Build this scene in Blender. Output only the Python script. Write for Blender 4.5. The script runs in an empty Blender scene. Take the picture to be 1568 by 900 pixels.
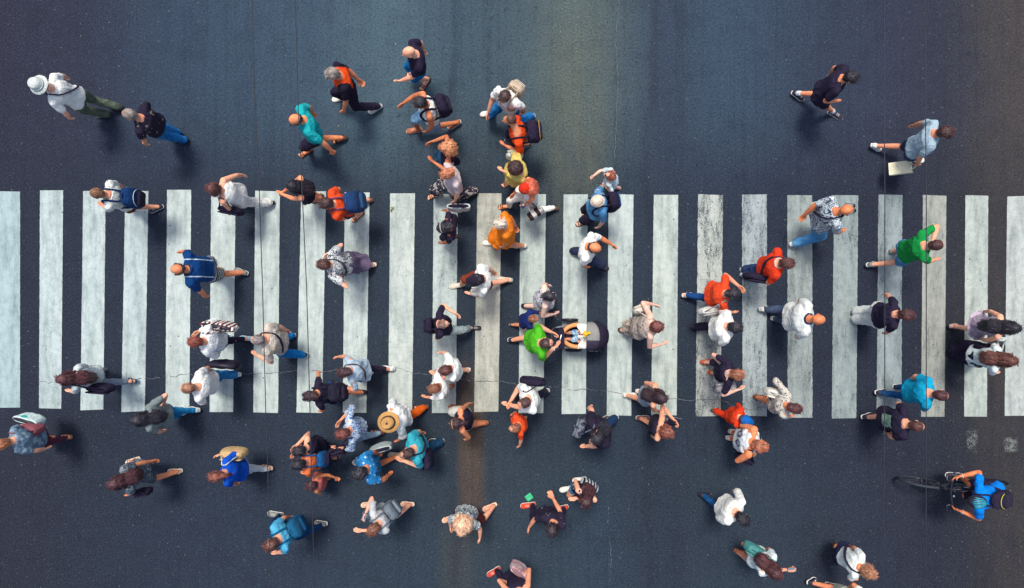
# Pedestrians on a zebra crossing seen from straight above.
import bpy, math, random
import numpy as np
from math import radians, cos, sin, pi
random.seed(7); RNG = np.random.RandomState(7)
SC = bpy.context.scene
COL = SC.collection
CAM_H = 12.5; PXM = 90.0; CX, CY = 784.0, 450.0      # camera height, ground scale

def at(px, py, z=0.0):
    """a point of the place at height z that the photo shows at (px, py)"""
    k = (CAM_H - z) / CAM_H / PXM
    return np.array([(px - CX) * k, (CY - py) * k, z])

def lin(c):
    c = c / 255.0
    return c / 12.92 if c <= 0.04045 else ((c + 0.055) / 1.055) ** 2.4

def rgb(r, g, b): return (lin(r), lin(g), lin(b), 1.0)

def unit(v):
    n = np.linalg.norm(v)
    return v / n if n > 1e-9 else v

def lerp(a, b, t): return a + (b - a) * t

# ------------------------------------------------------------------ noise
def _hash(ix, iy, iz):
    n = (ix * 374761393 + iy * 668265263 + iz * 2147483647 + 1013904223) & 0xFFFFFFFF
    n = ((n ^ (n >> 13)) * 1274126177) & 0xFFFFFFFF
    n = n ^ (n >> 16)
    return (n & 0xFFFF) / 32767.5 - 1.0

def vnoise(p):
    p = np.asarray(p, dtype=np.float64)
    i = np.floor(p).astype(np.int64); f = p - i
    u = f * f * (3 - 2 * f)
    r = 0
    for dx in (0, 1):
        wx = u[:, 0] if dx else 1 - u[:, 0]
        for dy in (0, 1):
            wy = u[:, 1] if dy else 1 - u[:, 1]
            for dz in (0, 1):
                wz = u[:, 2] if dz else 1 - u[:, 2]
                r = r + wx * wy * wz * _hash(i[:, 0] + dx, i[:, 1] + dy, i[:, 2] + dz)
    return r

# ------------------------------------------------------------------ mesh builder
class MB:
    def __init__(s): s.v = []; s.f = []
    def _add(s, vs, fs):
        o = len(s.v); s.v.extend([tuple(map(float, v)) for v in vs]); s.f.extend([tuple(i + o for i in f) for f in fs])
    def rings(s, rings, cap=True):
        n = len(rings[0]); vs = [p for r in rings for p in r]; fs = []
        for k in range(len(rings) - 1):
            for i in range(n):
                j = (i + 1) % n
                fs.append((k * n + i, k * n + j, (k + 1) * n + j, (k + 1) * n + i))
        if cap:
            fs.append(tuple(reversed(range(n)))); m = (len(rings) - 1) * n
            fs.append(tuple(m + i for i in range(n)))
        s._add(vs, fs)
    def loft(s, secs, n=18, ex=2.0, cap=True):
        """secs: (centre, axis_x, axis_y, rx, ry)"""
        R = []
        for c, ax, ay, rx, ry in secs:
            r = []
            for i in range(n):
                a = 2 * pi * i / n; ca, sa = cos(a), sin(a)
                x = math.copysign(abs(ca) ** (2 / ex), ca); y = math.copysign(abs(sa) ** (2 / ex), sa)
                r.append(np.asarray(c) + np.asarray(ax) * x * rx + np.asarray(ay) * y * ry)
            R.append(r)
        s.rings(R, cap)
    def cap(s, p0, r0, p1, r1, n=10):
        """tapered capsule"""
        p0 = np.asarray(p0, float); p1 = np.asarray(p1, float); d = p1 - p0; L = np.linalg.norm(d)
        d = d / L if L > 1e-6 else np.array([0, 0, 1.0])
        t = np.array([0, 0, 1.0]) if abs(d[2]) < .9 else np.array([1.0, 0, 0])
        ax = unit(np.cross(t, d)); ay = np.cross(d, ax)
        secs = []
        for a in (-80, -45): secs.append((p0 + d * r0 * sin(radians(a)), ax, ay, r0 * cos(radians(a)), r0 * cos(radians(a))))
        secs.append((p0, ax, ay, r0, r0)); secs.append((p1, ax, ay, r1, r1))
        for a in (45, 80): secs.append((p1 + d * r1 * sin(radians(a)), ax, ay, r1 * cos(radians(a)), r1 * cos(radians(a))))
        s.loft(secs, n)
    def tube(s, pts, r, n=8, closed=False, flat=None):
        pts = [np.asarray(p, float) for p in pts]; m = len(pts); R = []
        prev = None
        for i, p in enumerate(pts):
            a = pts[(i - 1) % m] if (closed or i > 0) else p
            b = pts[(i + 1) % m] if (closed or i < m - 1) else p
            d = unit(b - a)
            if prev is None:
                t = np.array([0, 0, 1.0]) if abs(d[2]) < .9 else np.array([1.0, 0, 0])
                ax = unit(np.cross(t, d))
            else:
                ax = unit(prev - d * np.dot(prev, d))
            prev = ax; ay = np.cross(d, ax)
            rr = r[i] if hasattr(r, '__len__') else r
            R.append([p + ax * rr * cos(2 * pi * k / n) + ay * rr * (flat or 1) * sin(2 * pi * k / n) for k in range(n)])
        if closed:
            R.append(R[0]); s.rings(R, False)
        else: s.rings(R, True)
    def ell(s, c, axes, rad, nu=16, nv=10):
        secs = []
        for k in range(nv + 1):
            a = -88 + 176 * k / nv
            secs.append((np.asarray(c) + axes[2] * rad[2] * sin(radians(a)), axes[0], axes[1], rad[0] * cos(radians(a)), rad[1] * cos(radians(a))))
        s.loft(secs, nu)
    def box(s, c, ax, ay, az, hx, hy, hz, ex=6.0, n=24, top=0.92):
        """soft box"""
        c = np.asarray(c, float); secs = []
        for t, k in ((-1, .80), (-.93, .95), (-.6, 1), (.0, 1), (.6, .99), (.9, .95), (1, top * .86)):
            secs.append((c + az * hz * t, ax, ay, hx * k, hy * k))
        s.loft(secs, n, ex)
    def slab(s, c, ax, ay, az, hx, hy, hz, b=.003):
        """hard box with bevelled rims"""
        c = np.asarray(c, float)
        def ring(z, e): return [c + az * z + ax * sx * (hx - e) + ay * sy * (hy - e) for sx, sy in ((-1, -1), (1, -1), (1, 1), (-1, 1))]
        s.rings([ring(-hz, b), ring(-hz + b, 0), ring(hz - b, 0), ring(hz, b)])
    def mesh(s, name):
        me = bpy.data.meshes.new(name); me.from_pydata(s.v, [], s.f); me.update(); return me

X3 = np.array([1.0, 0, 0]); Y3 = np.array([0, 1.0, 0]); Z3 = np.array([0, 0, 1.0])

JOBS = []   # meshes to be unified by a voxel remesh: (object, voxel, smooth, finish)
def obj(name, mb, mats, parent=None, voxel=None, smooth=2, finish=None, shade=True, loc=None, rz=None):
    me = mb.mesh(name) if isinstance(mb, MB) else mb
    o = bpy.data.objects.new(name, me); COL.objects.link(o)
    for m in (mats if isinstance(mats, (list, tuple)) else [mats]): me.materials.append(m)
    if shade: me.polygons.foreach_set('use_smooth', [True] * len(me.polygons))
    if parent is not None: o.parent = parent
    if loc is not None: o.location = loc
    if rz is not None: o.rotation_euler = (0, 0, rz)
    if voxel: JOBS.append((o, voxel, smooth, finish))
    elif finish: apply_finish(o, finish)
    return o

def tag(o, label=None, cat=None, group=None, kind=None):
    if label: o['label'] = label
    if cat: o['category'] = cat
    if group: o['group'] = group
    if kind: o['kind'] = kind
    return o

def empty(name, loc, rz=0.0):
    o = bpy.data.objects.new(name, None); COL.objects.link(o); o.location = loc; o.rotation_euler = (0, 0, rz)
    o.empty_display_size = .1
    return o

def arrays(me):
    n = len(me.vertices); v = np.empty(n * 3); me.vertices.foreach_get('co', v)
    nn = np.empty(n * 3); me.vertices.foreach_get('normal', nn)
    return v.reshape(-1, 3), nn.reshape(-1, 3)

def apply_finish(o, fn):
    me = o.data; v, n = arrays(me)
    r = fn(v, n)
    mats = None
    if isinstance(r, tuple): r, mats = r
    if r is not None:
        me.vertices.foreach_set('co', r.reshape(-1))
    if mats is not None:                      # per-vertex slot -> per-face slot
        tot = np.empty(len(me.polygons), dtype=np.int32); st = np.empty(len(me.polygons), dtype=np.int32)
        me.polygons.foreach_get('loop_start', st)
        lv = np.empty(len(me.loops), dtype=np.int32); me.loops.foreach_get('vertex_index', lv)
        me.polygons.foreach_set('material_index', mats[lv[st]].astype(np.int32))
    me.update()

def strands(o, R, hd, K, n, ln, seed):
    me = o.data; v, nn = arrays(me); rr = np.random.RandomState(seed)
    idx = rr.choice(len(v), min(n, len(v)), replace=False); p = v[idx]; m = nn[idx]
    crown = hd + R[2] * .10 * K - R[0] * .035 * K
    flow = p - crown; flow += np.array([0, 0, -.06]); flow -= m * (flow * m).sum(1)[:, None]; flow += rr.normal(0, .022, p.shape); flow -= m * (flow * m).sum(1)[:, None]
    flow /= np.linalg.norm(flow, axis=1)[:, None] + 1e-6
    side = np.cross(flow, m); L = ln * rr.uniform(.5, 1.3, (len(p), 1)); w = .0030 * rr.uniform(.6, 1.3, (len(p), 1))
    a = p - m * .002; b = p + flow * L * .5 + m * .005; c = p + flow * L + m * rr.uniform(-.004, .008, (len(p), 1))
    q = np.stack([a - side * w, a + side * w, b - side * w, b + side * w, c - side * w * .3, c + side * w * .3], 1)
    N0 = len(v); vs = [tuple(x) for x in v] + [tuple(x) for x in q.reshape(-1, 3)]
    fs = [tuple(pl.vertices) for pl in me.polygons]
    for i in range(len(p)): k = N0 + i * 6; fs += [(k, k + 1, k + 3, k + 2), (k + 2, k + 3, k + 5, k + 4)]
    nm = bpy.data.meshes.new(me.name); nm.from_pydata(vs, [], fs)
    for mt in me.materials: nm.materials.append(mt)
    nm.polygons.foreach_set('use_smooth', [True] * len(nm.polygons)); o.data = nm; nm.update(); bpy.data.meshes.remove(me)
HAIRS = []
def run_jobs():
    for o, vox, sm, fn in JOBS:
        m = o.modifiers.new('remesh', 'REMESH'); m.mode = 'VOXEL'; m.voxel_size = vox; m.use_smooth_shade = True
        if sm:
            k = o.modifiers.new('smooth', 'SMOOTH'); k.iterations = sm; k.factor = .5
    dg = bpy.context.evaluated_depsgraph_get()
    done = []
    for o, vox, sm, fn in JOBS:
        me = bpy.data.meshes.new_from_object(o.evaluated_get(dg), preserve_all_data_layers=False, depsgraph=dg)
        done.append(me)
    for (o, vox, sm, fn), me in zip(JOBS, done):
        old = o.data; mats = [m for m in old.materials]
        o.modifiers.clear(); me.materials.clear()
        for m in mats: me.materials.append(m)
        me.name = old.name + '_shape'; o.data = me
        bpy.data.meshes.remove(old)
        me.polygons.foreach_set('use_smooth', [True] * len(me.polygons))
        if fn: apply_finish(o, fn)
        else: me.update()
    for i, (o, R, hd, K, n, ln) in enumerate(HAIRS): strands(o, R, hd, K, n, ln, i)

# ------------------------------------------------------------------ materials
class NT:
    def __init__(s, name):
        s.m = bpy.data.materials.new(name); s.m.use_nodes = True; s.t = s.m.node_tree
        s.b = s.t.nodes['Principled BSDF']
    def n(s, typ, **kw):
        x = s.t.nodes.new(typ)
        for k, v in kw.items():
            if k.startswith('i_'):
                key = k[2:]; x.inputs[int(key) if key.isdigit() else key].default_value = v
            else: setattr(x, k, v)
        return x
    def l(s, a, b): s.t.links.new(a, b)
    def noise(s, vec, scale, detail=3, rough=.55, dist=0):
        x = s.n('ShaderNodeTexNoise'); x.inputs['Scale'].default_value = scale; x.inputs['Detail'].default_value = detail
        x.inputs['Roughness'].default_value = rough; x.inputs['Distortion'].default_value = dist
        if vec is not None: s.l(vec, x.inputs['Vector'])
        return x.outputs['Fac']
    def map(s, vec, scale=(1, 1, 1), loc=(0, 0, 0), rot=(0, 0, 0)):
        x = s.n('ShaderNodeMapping'); x.inputs['Scale'].default_value = scale; x.inputs['Location'].default_value = loc; x.inputs['Rotation'].default_value = rot
        s.l(vec, x.inputs['Vector']); return x.outputs['Vector']
    def math(s, op, a, b=None, c=None, clamp=False):
        x = s.n('ShaderNodeMath', operation=op); x.use_clamp = clamp
        for i, q in enumerate((a, b, c)):
            if q is None: continue
            if isinstance(q, (int, float)): x.inputs[i].default_value = q
            else: s.l(q, x.inputs[i])
        return x.outputs[0]
    def ramp(s, fac, stops, interp='LINEAR'):
        x = s.n('ShaderNodeValToRGB'); r = x.color_ramp; r.interpolation = interp
        while len(r.elements) < len(stops): r.elements.new(.5)
        for e, (p, c) in zip(r.elements, stops): e.position = p; e.color = c
        s.l(fac, x.inputs['Fac']); return x.outputs['Color']
    def mix(s, fac, a, b, blend='MIX'):
        x = s.n('ShaderNodeMix', data_type='RGBA', blend_type=blend); x.clamp_factor = True
        for i, q in ((0, fac), (6, a), (7, b)):
            if isinstance(q, (int, float)): x.inputs[i].default_value = q
            elif isinstance(q, tuple): x.inputs[i].default_value = q
            else: s.l(q, x.inputs[i])
        return x.outputs[2]
    def smooth(s, v, a, b):
        x = s.n('ShaderNodeMapRange', interpolation_type='SMOOTHSTEP')
        s.l(v, x.inputs[0]); x.inputs[1].default_value = a; x.inputs[2].default_value = b
        return x.outputs[0]
    def bump(s, h, strength, dist=.01):
        x = s.n('ShaderNodeBump'); x.inputs['Strength'].default_value = strength; x.inputs['Distance'].default_value = dist
        s.l(h, x.inputs['Height']); s.l(x.outputs[0], s.b.inputs['Normal'])
    def col(s, c):
        if isinstance(c, tuple): s.b.inputs['Base Color'].default_value = c
        else: s.l(c, s.b.inputs['Base Color'])
    def set(s, **kw):
        for k, v in kw.items(): s.b.inputs[k.replace('_', ' ').title().replace('Ior', 'IOR')].default_value = v

def scale_c(c, k): return (min(1, c[0] * k), min(1, c[1] * k), min(1, c[2] * k), 1.0)

_fab = {}
def F(r, g, b, kind='plain', c2=None, s=1.0, c3=None):
    """woven cloth; kind is its pattern, in the thing's own coordinates (x forward, y left, z up)"""
    key = (r, g, b, kind, c2, s, c3)
    if key in _fab: return _fab[key]
    t = NT('cloth_' + kind); c = rgb(r, g, b); d = rgb(*c2) if c2 else scale_c(c, .6); e = rgb(*c3) if c3 else d
    tc = t.n('ShaderNodeTexCoord').outputs['Object']
    sx = t.n('ShaderNodeSeparateXYZ'); t.l(tc, sx.inputs[0]); X, Y, Z = sx.outputs
    if kind == 'plain': col = c
    elif kind == 'denim':
        col = t.mix(t.math('MULTIPLY', t.smooth(t.noise(tc, 6 * s, 4, .6), .35, .75), .75), c, d)
    elif kind == 'hstripe':
        col = t.mix(t.math('GREATER_THAN', t.math('SINE', t.math('MULTIPLY', Z, 2 * pi / (.06 * s))), .1), c, d)
    elif kind == 'vstripe':
        col = t.mix(t.math('GREATER_THAN', t.math('SINE', t.math('MULTIPLY', t.math('ADD', Y, t.math('MULTIPLY', X, .5)), 2 * pi / (.06 * s))), .1), c, d)
    elif kind == 'xstripe':
        col = t.mix(t.math('GREATER_THAN', t.math('SINE', t.math('MULTIPLY', X, 2 * pi / (.06 * s))), .05), c, d)
    elif kind == 'floral':
        f = t.noise(tc, 8 / s, 2.5, .6, 1.2)
        col = t.ramp(f, [(0, d), (.43, c), (.52, e), (.56, c), (.63, d)], 'CONSTANT')
    elif kind == 'zebra':
        f = t.noise(t.map(tc, (2.2, 2.2, 1)), 3.2 / s, 2, .5, 1.6)
        col = t.ramp(f, [(0, c), (.40, d), (.455, c), (.52, d), (.57, c), (.63, d), (.68, c)], 'CONSTANT')
    elif kind == 'leopard':
        v = t.n('ShaderNodeTexVoronoi'); v.inputs['Scale'].default_value = 19 / s; t.l(tc, v.inputs['Vector'])
        q = t.math('ADD', v.outputs['Distance'], t.math('MULTIPLY', t.noise(tc, 18 / s, 2), .35))
        col = t.ramp(q, [(0, e), (.28, d), (.47, c)], 'CONSTANT')
    elif kind == 'dots':
        v = t.n('ShaderNodeTexVoronoi'); v.inputs['Scale'].default_value = 12 / s; t.l(tc, v.inputs['Vector'])
        col = t.ramp(v.outputs['Distance'], [(0, d), (.24, c)], 'CONSTANT')
    elif kind == 'patches':
        v = t.n('ShaderNodeTexVoronoi', distance='CHEBYCHEV'); v.inputs['Scale'].default_value = 9 / s; t.l(tc, v.inputs['Vector'])
        col = t.ramp(v.outputs['Distance'], [(0, d), (.16, c)], 'CONSTANT')
    elif kind == 'camo':
        f = t.noise(tc, 8 / s, 3, .55)
        col = t.ramp(f, [(0, d), (.42, c), (.56, e), (.64, c)], 'CONSTANT')
    elif kind == 'panel':      # coloured panel in the middle of the back
        m = t.math('LESS_THAN', t.math('ABSOLUTE', t.math('ADD', Y, t.math('MULTIPLY', t.noise(tc, 8, 1), .05))), .135 * s)
        m = t.math('MULTIPLY', m, t.math('GREATER_THAN', Z, 1.14)); col = t.mix(m, c, d)
    elif kind == 'yoke':       # paler piping across the shoulders
        m = t.math('GREATER_THAN', t.math('ABSOLUTE', t.math('SUBTRACT', t.math('ABSOLUTE', Y), .13)), .008)
        col = t.mix(m, d, c)
    elif kind == 'band':       # one dark line round the chest
        m = t.math('LESS_THAN', t.math('ABSOLUTE', t.math('SUBTRACT', Z, 1.24)), .009); col = t.mix(m, c, d)
    var = t.noise(tc, 5.5, 4, .6)
    col = t.mix(.55, col, t.ramp(var, [(.25, (.82, .82, .82, 1)), (.7, (1.0, 1.0, 1.0, 1))]), 'MULTIPLY')
    t.col(col); t.set(roughness=.92); t.b.inputs['Specular IOR Level'].default_value = .10
    h = t.math('ADD', t.math('MULTIPLY', t.noise(tc, 220, 2), .25), t.noise(t.map(tc, (1, 1, .5)), 22, 4, .6, 1.2))
    t.bump(h, .8, .03)
    _fab[key] = t.m; return t.m

def plain(name, c, rough=.5, metal=0.0, bump=0.0, bscale=60, spec=.4):
    key = (name, c, rough, metal)
    if key in _fab: return _fab[key]
    t = NT(name); tc = t.n('ShaderNodeTexCoord').outputs['Object']
    t.col(t.mix(.5, c, t.ramp(t.noise(tc, 14, 4, .6), [(.3, (.78, .78, .78, 1)), (.7, (1, 1, 1, 1))]), 'MULTIPLY'))
    t.set(roughness=rough, metallic=metal); t.b.inputs['Specular IOR Level'].default_value = spec
    if bump: t.bump(t.noise(tc, bscale, 3), bump, .004)
    _fab[key] = t.m; return t.m

def skin(k='fair'):
    c = {'fair': (.86, .42, .26, 1), 'tan': (.74, .28, .135, 1), 'red': (.82, .285, .12, 1), 'pale': (.88, .54, .40, 1), 'deep': (.40, .14, .075, 1)}[k]
    key = ('skin', k)
    if key in _fab: return _fab[key]
    t = NT('skin_' + k); tc = t.n('ShaderNodeTexCoord').outputs['Object']
    oi = t.n('ShaderNodeObjectInfo').outputs['Random']
    c1 = t.mix(oi, (c[0] * .80, c[1] * .74, c[2] * .70, 1), (min(.92, c[0] * 1.06), c[1] * 1.16, c[2] * 1.26, 1))
    t.col(t.mix(t.math('MULTIPLY', t.smooth(t.noise(tc, 14, 4, .65), .38, .62), .8), c1, t.mix(1.0, c1, (.90, .70, .62, 1), 'MULTIPLY')))
    t.set(roughness=.62); t.b.inputs['Specular IOR Level'].default_value = .25
    t.b.inputs['Subsurface Weight'].default_value = 0.0
    t.bump(t.noise(tc, 120, 3), .15, .003)
    _fab[key] = t.m; return t.m

def hairmat(r, g, b):
    key = ('hair', r, g, b)
    if key in _fab: return _fab[key]
    c = rgb(r, g, b); lu = (c[0] + c[1] + c[2]) / 3; c = tuple(lerp(q, lu, .16) for q in c[:3]) + (1.0,); t = NT('hair_strands'); tc = t.n('ShaderNodeTexCoord').outputs['Object']
    f = t.noise(t.map(tc, (9, 34, 9)), 1.6, 5, .7, .9)
    g2 = t.noise(tc, 9, 3)
    col = t.mix(t.smooth(f, .36, .64), scale_c(c, .30), scale_c(c, 1.2))
    col = t.mix(t.math('MULTIPLY', t.smooth(g2, .5, .68), .55), col, scale_c(c, 1.8))
    t.col(col); t.set(roughness=.42); t.b.inputs['Specular IOR Level'].default_value = .5
    t.bump(f, .8, .012)
    _fab[key] = t.m; return t.m

DARK = plain('dark_plastic', (.018, .017, .03, 1), .45)
BLACK = (44, 38, 58)
EYE = plain('eye', (.03, .02, .02, 1), .2); LIP = plain('lip', (.42, .12, .10, 1), .4)
STRAPM = F(38, 34, 52)
SKY_S, SUN_S, EXPO = 0.078, 1.5, 1.25
# ------------------------------------------------------------------ people
MALE = [(.455, .125, .085), (.49, .165, .108), (.53, .172, .115), (.58, .158, .108), (.64, .150, .105), (.70, .163, .115), (.75, .176, .122), (.79, .178, .116), (.82, .150, .088), (.843, .085, .066), (.86, .058, .056)]
FEMALE = [(.455, .125, .088), (.49, .172, .115), (.53, .176, .118), (.58, .150, .102), (.64, .132, .094), (.70, .146, .112), (.75, .156, .120), (.79, .156, .104), (.82, .132, .078), (.843, .075, .058), (.86, .050, .050)]

class Body: pass

def ik(a, b, l1, l2, hint):
    d = b - a; L = np.linalg.norm(d); u = d / max(L, 1e-6)
    if L >= (l1 + l2) * .998:
        return a + d * l1 / (l1 + l2) + hint * .004
    L = max(L, abs(l1 - l2) + .02)
    x = (l1 * l1 - l2 * l2 + L * L) / (2 * L); hgt = math.sqrt(max(0, l1 * l1 - x * x))
    return a + u * x + unit(hint - u * np.dot(hint, u)) * hgt

def fold(amp, f=9.0, seed=0.0, pleat=None):
    def fn(v, n):
        q = v * np.array([f, f, f * .55]) + seed
        a = vnoise(q) ; b = vnoise(q * 2.1 + 5.3)
        h = (1 - np.abs(a) * 3.2).clip(-1, 1) * .8 + b * .6
        out = v + n * (amp * h)[:, None]
        if pleat:
            z0, k, am, cx, cy = pleat
            th = np.arctan2(v[:, 1] - cy, v[:, 0] - cx); w = np.clip((z0 - v[:, 2]) / .3, 0, 1)
            w *= (np.abs(n[:, 2]) < .7)
            out += n * (am * w * np.sin(k * th + 2 * a))[:, None]
        return out
    return fn

def person(label, head, face, hands=(), feet=(), h=1.72, fem=False, fat=1.0, sk='fair', top=None, bot=None, hair=('short', 90, 60, 45),
           shoe=('sneaker', (60, 60, 70)), look=0, tilt=.22, pel=None, chest=None, hat=None, acc=(), elb=None, grp='pedestrians crossing the street', handz=(), dz=0.0, cat='person'):
    B = Body(); B.h = h; k = h / 1.75; B.k = k; kid = h < 1.4
    ang = radians(face); f = np.array([cos(ang), sin(ang), 0]); l = np.array([-sin(ang), cos(ang), 0])
    hs = (.96 if not kid else 1.18) * (.97 if fem else 1.0)
    Hd = at(head[0], head[1], h - .115 * k * hs + dz)
    Cw = Hd - f * (.070 * k + .05 * math.sin(tilt)); Cw[2] = .823 * h + dz
    if chest is not None: Cw = at(*chest)
    # feet -------------------------------------------------------------
    FT = []
    for q in feet:
        w = at(q[0], q[1], .05 if len(q) < 5 else q[4]); FT.append([w, q[2] if len(q) > 2 and q[2] is not None else None, q[3] if len(q) > 3 else None])
    if pel is not None: P = at(*pel)
    else:
        base = Cw.copy() - f * .03
        if len(FT) == 2:
            m = (FT[0][0] + FT[1][0]) / 2 - base; m[2] = 0; L = np.linalg.norm(m)
            P = base + m * min(.5, .085 / max(L, 1e-6))
        elif len(FT) == 1:
            m = FT[0][0] - base; m[2] = 0; L = np.linalg.norm(m); P = base + m * min(.25, .09 / max(L, 1e-6))
        else: P = base
        P[2] = .525 * h
        for w, _, _ in FT:
            r = np.linalg.norm((w - P)[:2]); Lg = .475 * h
            P[2] = min(P[2], max(.46 * h, math.sqrt(max(.01, Lg * Lg - r * r)) + .08 * k + .02))
    drop = .525 * h - P[2] if pel is None else 0
    O = np.array([P[0], P[1], 0]); B.O = O; B.rz = ang
    R = np.array([f, l, Z3])                      # rows: local axes
    L_ = lambda w: R @ (np.asarray(w) - O)
    B.L = L_; B.W = lambda v: R.T @ np.asarray(v) + O
    p = L_(P); c = L_(Cw); hd = L_(Hd)
    B.p, B.c, B.hd = p, c, hd
    sp = unit(c - p); ay = Y3; ax = unit(X3 - sp * np.dot(X3, sp)); ay = np.cross(sp, ax)
    B.sp, B.ax, B.ay = sp, ax, ay
    tab = FEMALE if fem else MALE
    zf = np.array([t[0] for t in tab]); wy = np.array([t[1] for t in tab]) * k * .96 * lerp(1, fat, .8); wx = np.array([t[2] for t in tab]) * k * .92
    belly = np.interp(zf, [.45, .6, .75, .83], [.6, 1, .7, 0]); wx = wx * (1 + (fat - 1) * .75 * belly)
    wy = np.where(zf > .81, wy / fat, wy)
    Ls = np.linalg.norm(c - p)
    def cen(z):
        t = (z - .525) / (.823 - .525)
        if t < 0: return p + Z3 * (z - .525) * h
        return p + sp * Ls * t
    def rad(z): return float(np.interp(z, zf, wx)), float(np.interp(z, zf, wy))
    B.cen, B.rad = cen, rad
    def surf(z, y, side, e=.02):
        """point on the clothed trunk: side +1 chest, -1 back; y in metres to the left"""
        rx, ry = rad(z); ry += .02; y = max(-ry * .98, min(ry * .98, y))
        return cen(z) + ay * y + ax * side * ((rx + .012) * math.sqrt(max(0.02, 1 - (y / ry) ** 2)) + e)
    B.surf = surf
    # arms -------------------------------------------------------------
    sw = (.178 if not fem else .158) * k * fat ** .35
    SH = {s: c + ay * s * sw - sp * .012 for s in (1, -1)}; B.SH = SH
    ua, fa = .172 * h, .150 * h
    hl = []
    for i, q in enumerate(hands):
        if q is None: continue
        z = q[2] if len(q) > 2 else None
        loc0 = L_(at(q[0], q[1], z if z else .6 * h))
        hl.append((loc0[1] - c[1], q[0], q[1], z, q[3:] if len(q) > 3 else None))
    hl.sort(key=lambda t: t[0])
    slots = {}
    if len(hl) == 2: slots[-1] = hl[0]; slots[1] = hl[1]
    elif len(hl) == 1: slots[1 if hl[0][0] > 0 else -1] = hl[0]
    B.wr = {}; B.el = {}; B.hand = {}
    for s in (1, -1):
        if s in slots:
            _, qx, qy, z, eh = slots[s]
            if z is None:
                best = None
                for zz in np.linspace(.44 * h, .9 * h, 40):
                    w = L_(at(qx, qy, zz + dz)); d = abs(np.linalg.norm(w - SH[s]) - (ua + fa) * .985) + .04 * zz
                    if best is None or d < best[0]: best = (d, w)
                w = best[1]
            else: w = L_(at(qx, qy, z)); 
        else:
            eh = None
            w = SH[s] + np.array([-.02 + .10 * s * random.uniform(-.6, 1), s * .07, -(ua + fa) * .955]); ymin = rad(.5)[1] + .055; w[1] = s * max(abs(w[1] - p[1] * 0), ymin + (p[1] * s if True else 0))
        d = w - SH[s]; L = np.linalg.norm(d)
        if L > (ua + fa) * 1.12: w = SH[s] + d / L * (ua + fa) * 1.12
        if L < .18: w = SH[s] + d / max(L, .01) * .18
        if eh: hint = np.array([eh[0], eh[1] * 1.0, eh[2]])
        else: hint = np.array([-.75, s * .7, -.25])
        e = ik(SH[s], w, ua, fa, hint); B.wr[s] = w; B.el[s] = e
    # legs -------------------------------------------------------------
    hip = {s: p + ay * s * .092 * k - Z3 * .03 * h for s in (1, -1)}
    fl = sorted([(L_(w)[1] - p[1], L_(w), d, u) for w, d, u in FT], key=lambda t: t[0]); fs = {}
    if len(fl) == 2: fs[-1] = fl[0]; fs[1] = fl[1]
    elif len(fl) == 1: fs[1 if fl[0][0] > -.0 else -1] = fl[0]
    for s in (1, -1):
        if s not in fs:
            o = fs.get(-s)
            x = -o[1][0] * .6 if o is not None else random.choice((-1, 1)) * s * .16
            x = max(-.25, min(.3, x))
            fs[s] = (0, np.array([p[0] + x + .03, p[1] + s * .085 * k, .05]), None, None)
    B.ank = {}; B.kn = {}; B.ft = {}
    tl, sl = .243 * h, .236 * h
    for s in (1, -1):
        _, cpos, d, u = fs[s]
        yaw = radians(d) - ang if d is not None else s * radians(7)
        pit = u
        if pit is None:
            back = -(cpos[0] - p[0]); pit = min(.85, max(0, (back - .08) * 1.9)) if back > .1 else 0
        fd = np.array([cos(yaw), sin(yaw), 0]); lat = np.array([-sin(yaw), cos(yaw), 0])
        base = np.array([cpos[0], cpos[1], max(0, cpos[2] - .05)])
        def FP(uu, v, w, fd=fd, lat=lat, base=base, pit=pit):
            uu *= k; v *= k; w *= k
            q = uu - .06 * k; x = q * cos(pit) + w * sin(pit); z = -q * sin(pit) + w * cos(pit)
            if pit > 0 and q > 0: x, z = q, w        # toes stay flat
            return base + fd * (x + .06 * k) + lat * v + Z3 * z
        B.ft[s] = FP; a = FP(-.075, 0, .09); B.ank[s] = a
        hp = hip[s]; dv = a - hp; L = np.linalg.norm(dv)
        kn = ik(hp, a, tl, sl, np.array([1, s * .06, 0.15])); B.kn[s] = kn
    B.hip = hip
    # head frame ---------------------------------------------------------
    la = radians(look); hx = np.array([cos(la), sin(la), 0]); hx = unit(hx * cos(tilt) - Z3 * sin(tilt)); hy = np.array([-sin(la), cos(la), 0]); hz = np.cross(hx, hy)
    HK = k * hs; B.HK = HK; B.hx, B.hy, B.hz = hx, hy, hz
    HP = lambda x, y, z: hd + (hx * x + hy * y + hz * z) * HK
    B.HP = HP
    # ---- body mesh, a little slimmer where clothes cover it
    m = MB(); cov = {'trousers': 2.0, 'capri': 1.6, 'leggings': 1.85, 'shorts': .8, 'bermuda': 1.0, 'hotpants': .35, 'skirt': .8, 'dress': .8}.get(bot[0] if bot else '', 0)
    sl = {'long': 1, 'three': 1}.get(top[0] if top else '', 0); tc_ = .94 if top else 1.0
    m.loft([(cen(z), ax, ay, rad(z)[0] * (tc_ if z < .8 else 1), rad(z)[1] * (tc_ if z < .8 else 1)) for z in zf], 20, 2.3)
    m.cap(cen(.835), .062 * k, HP(-.018, 0, -.07), .054 * HK)
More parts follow.
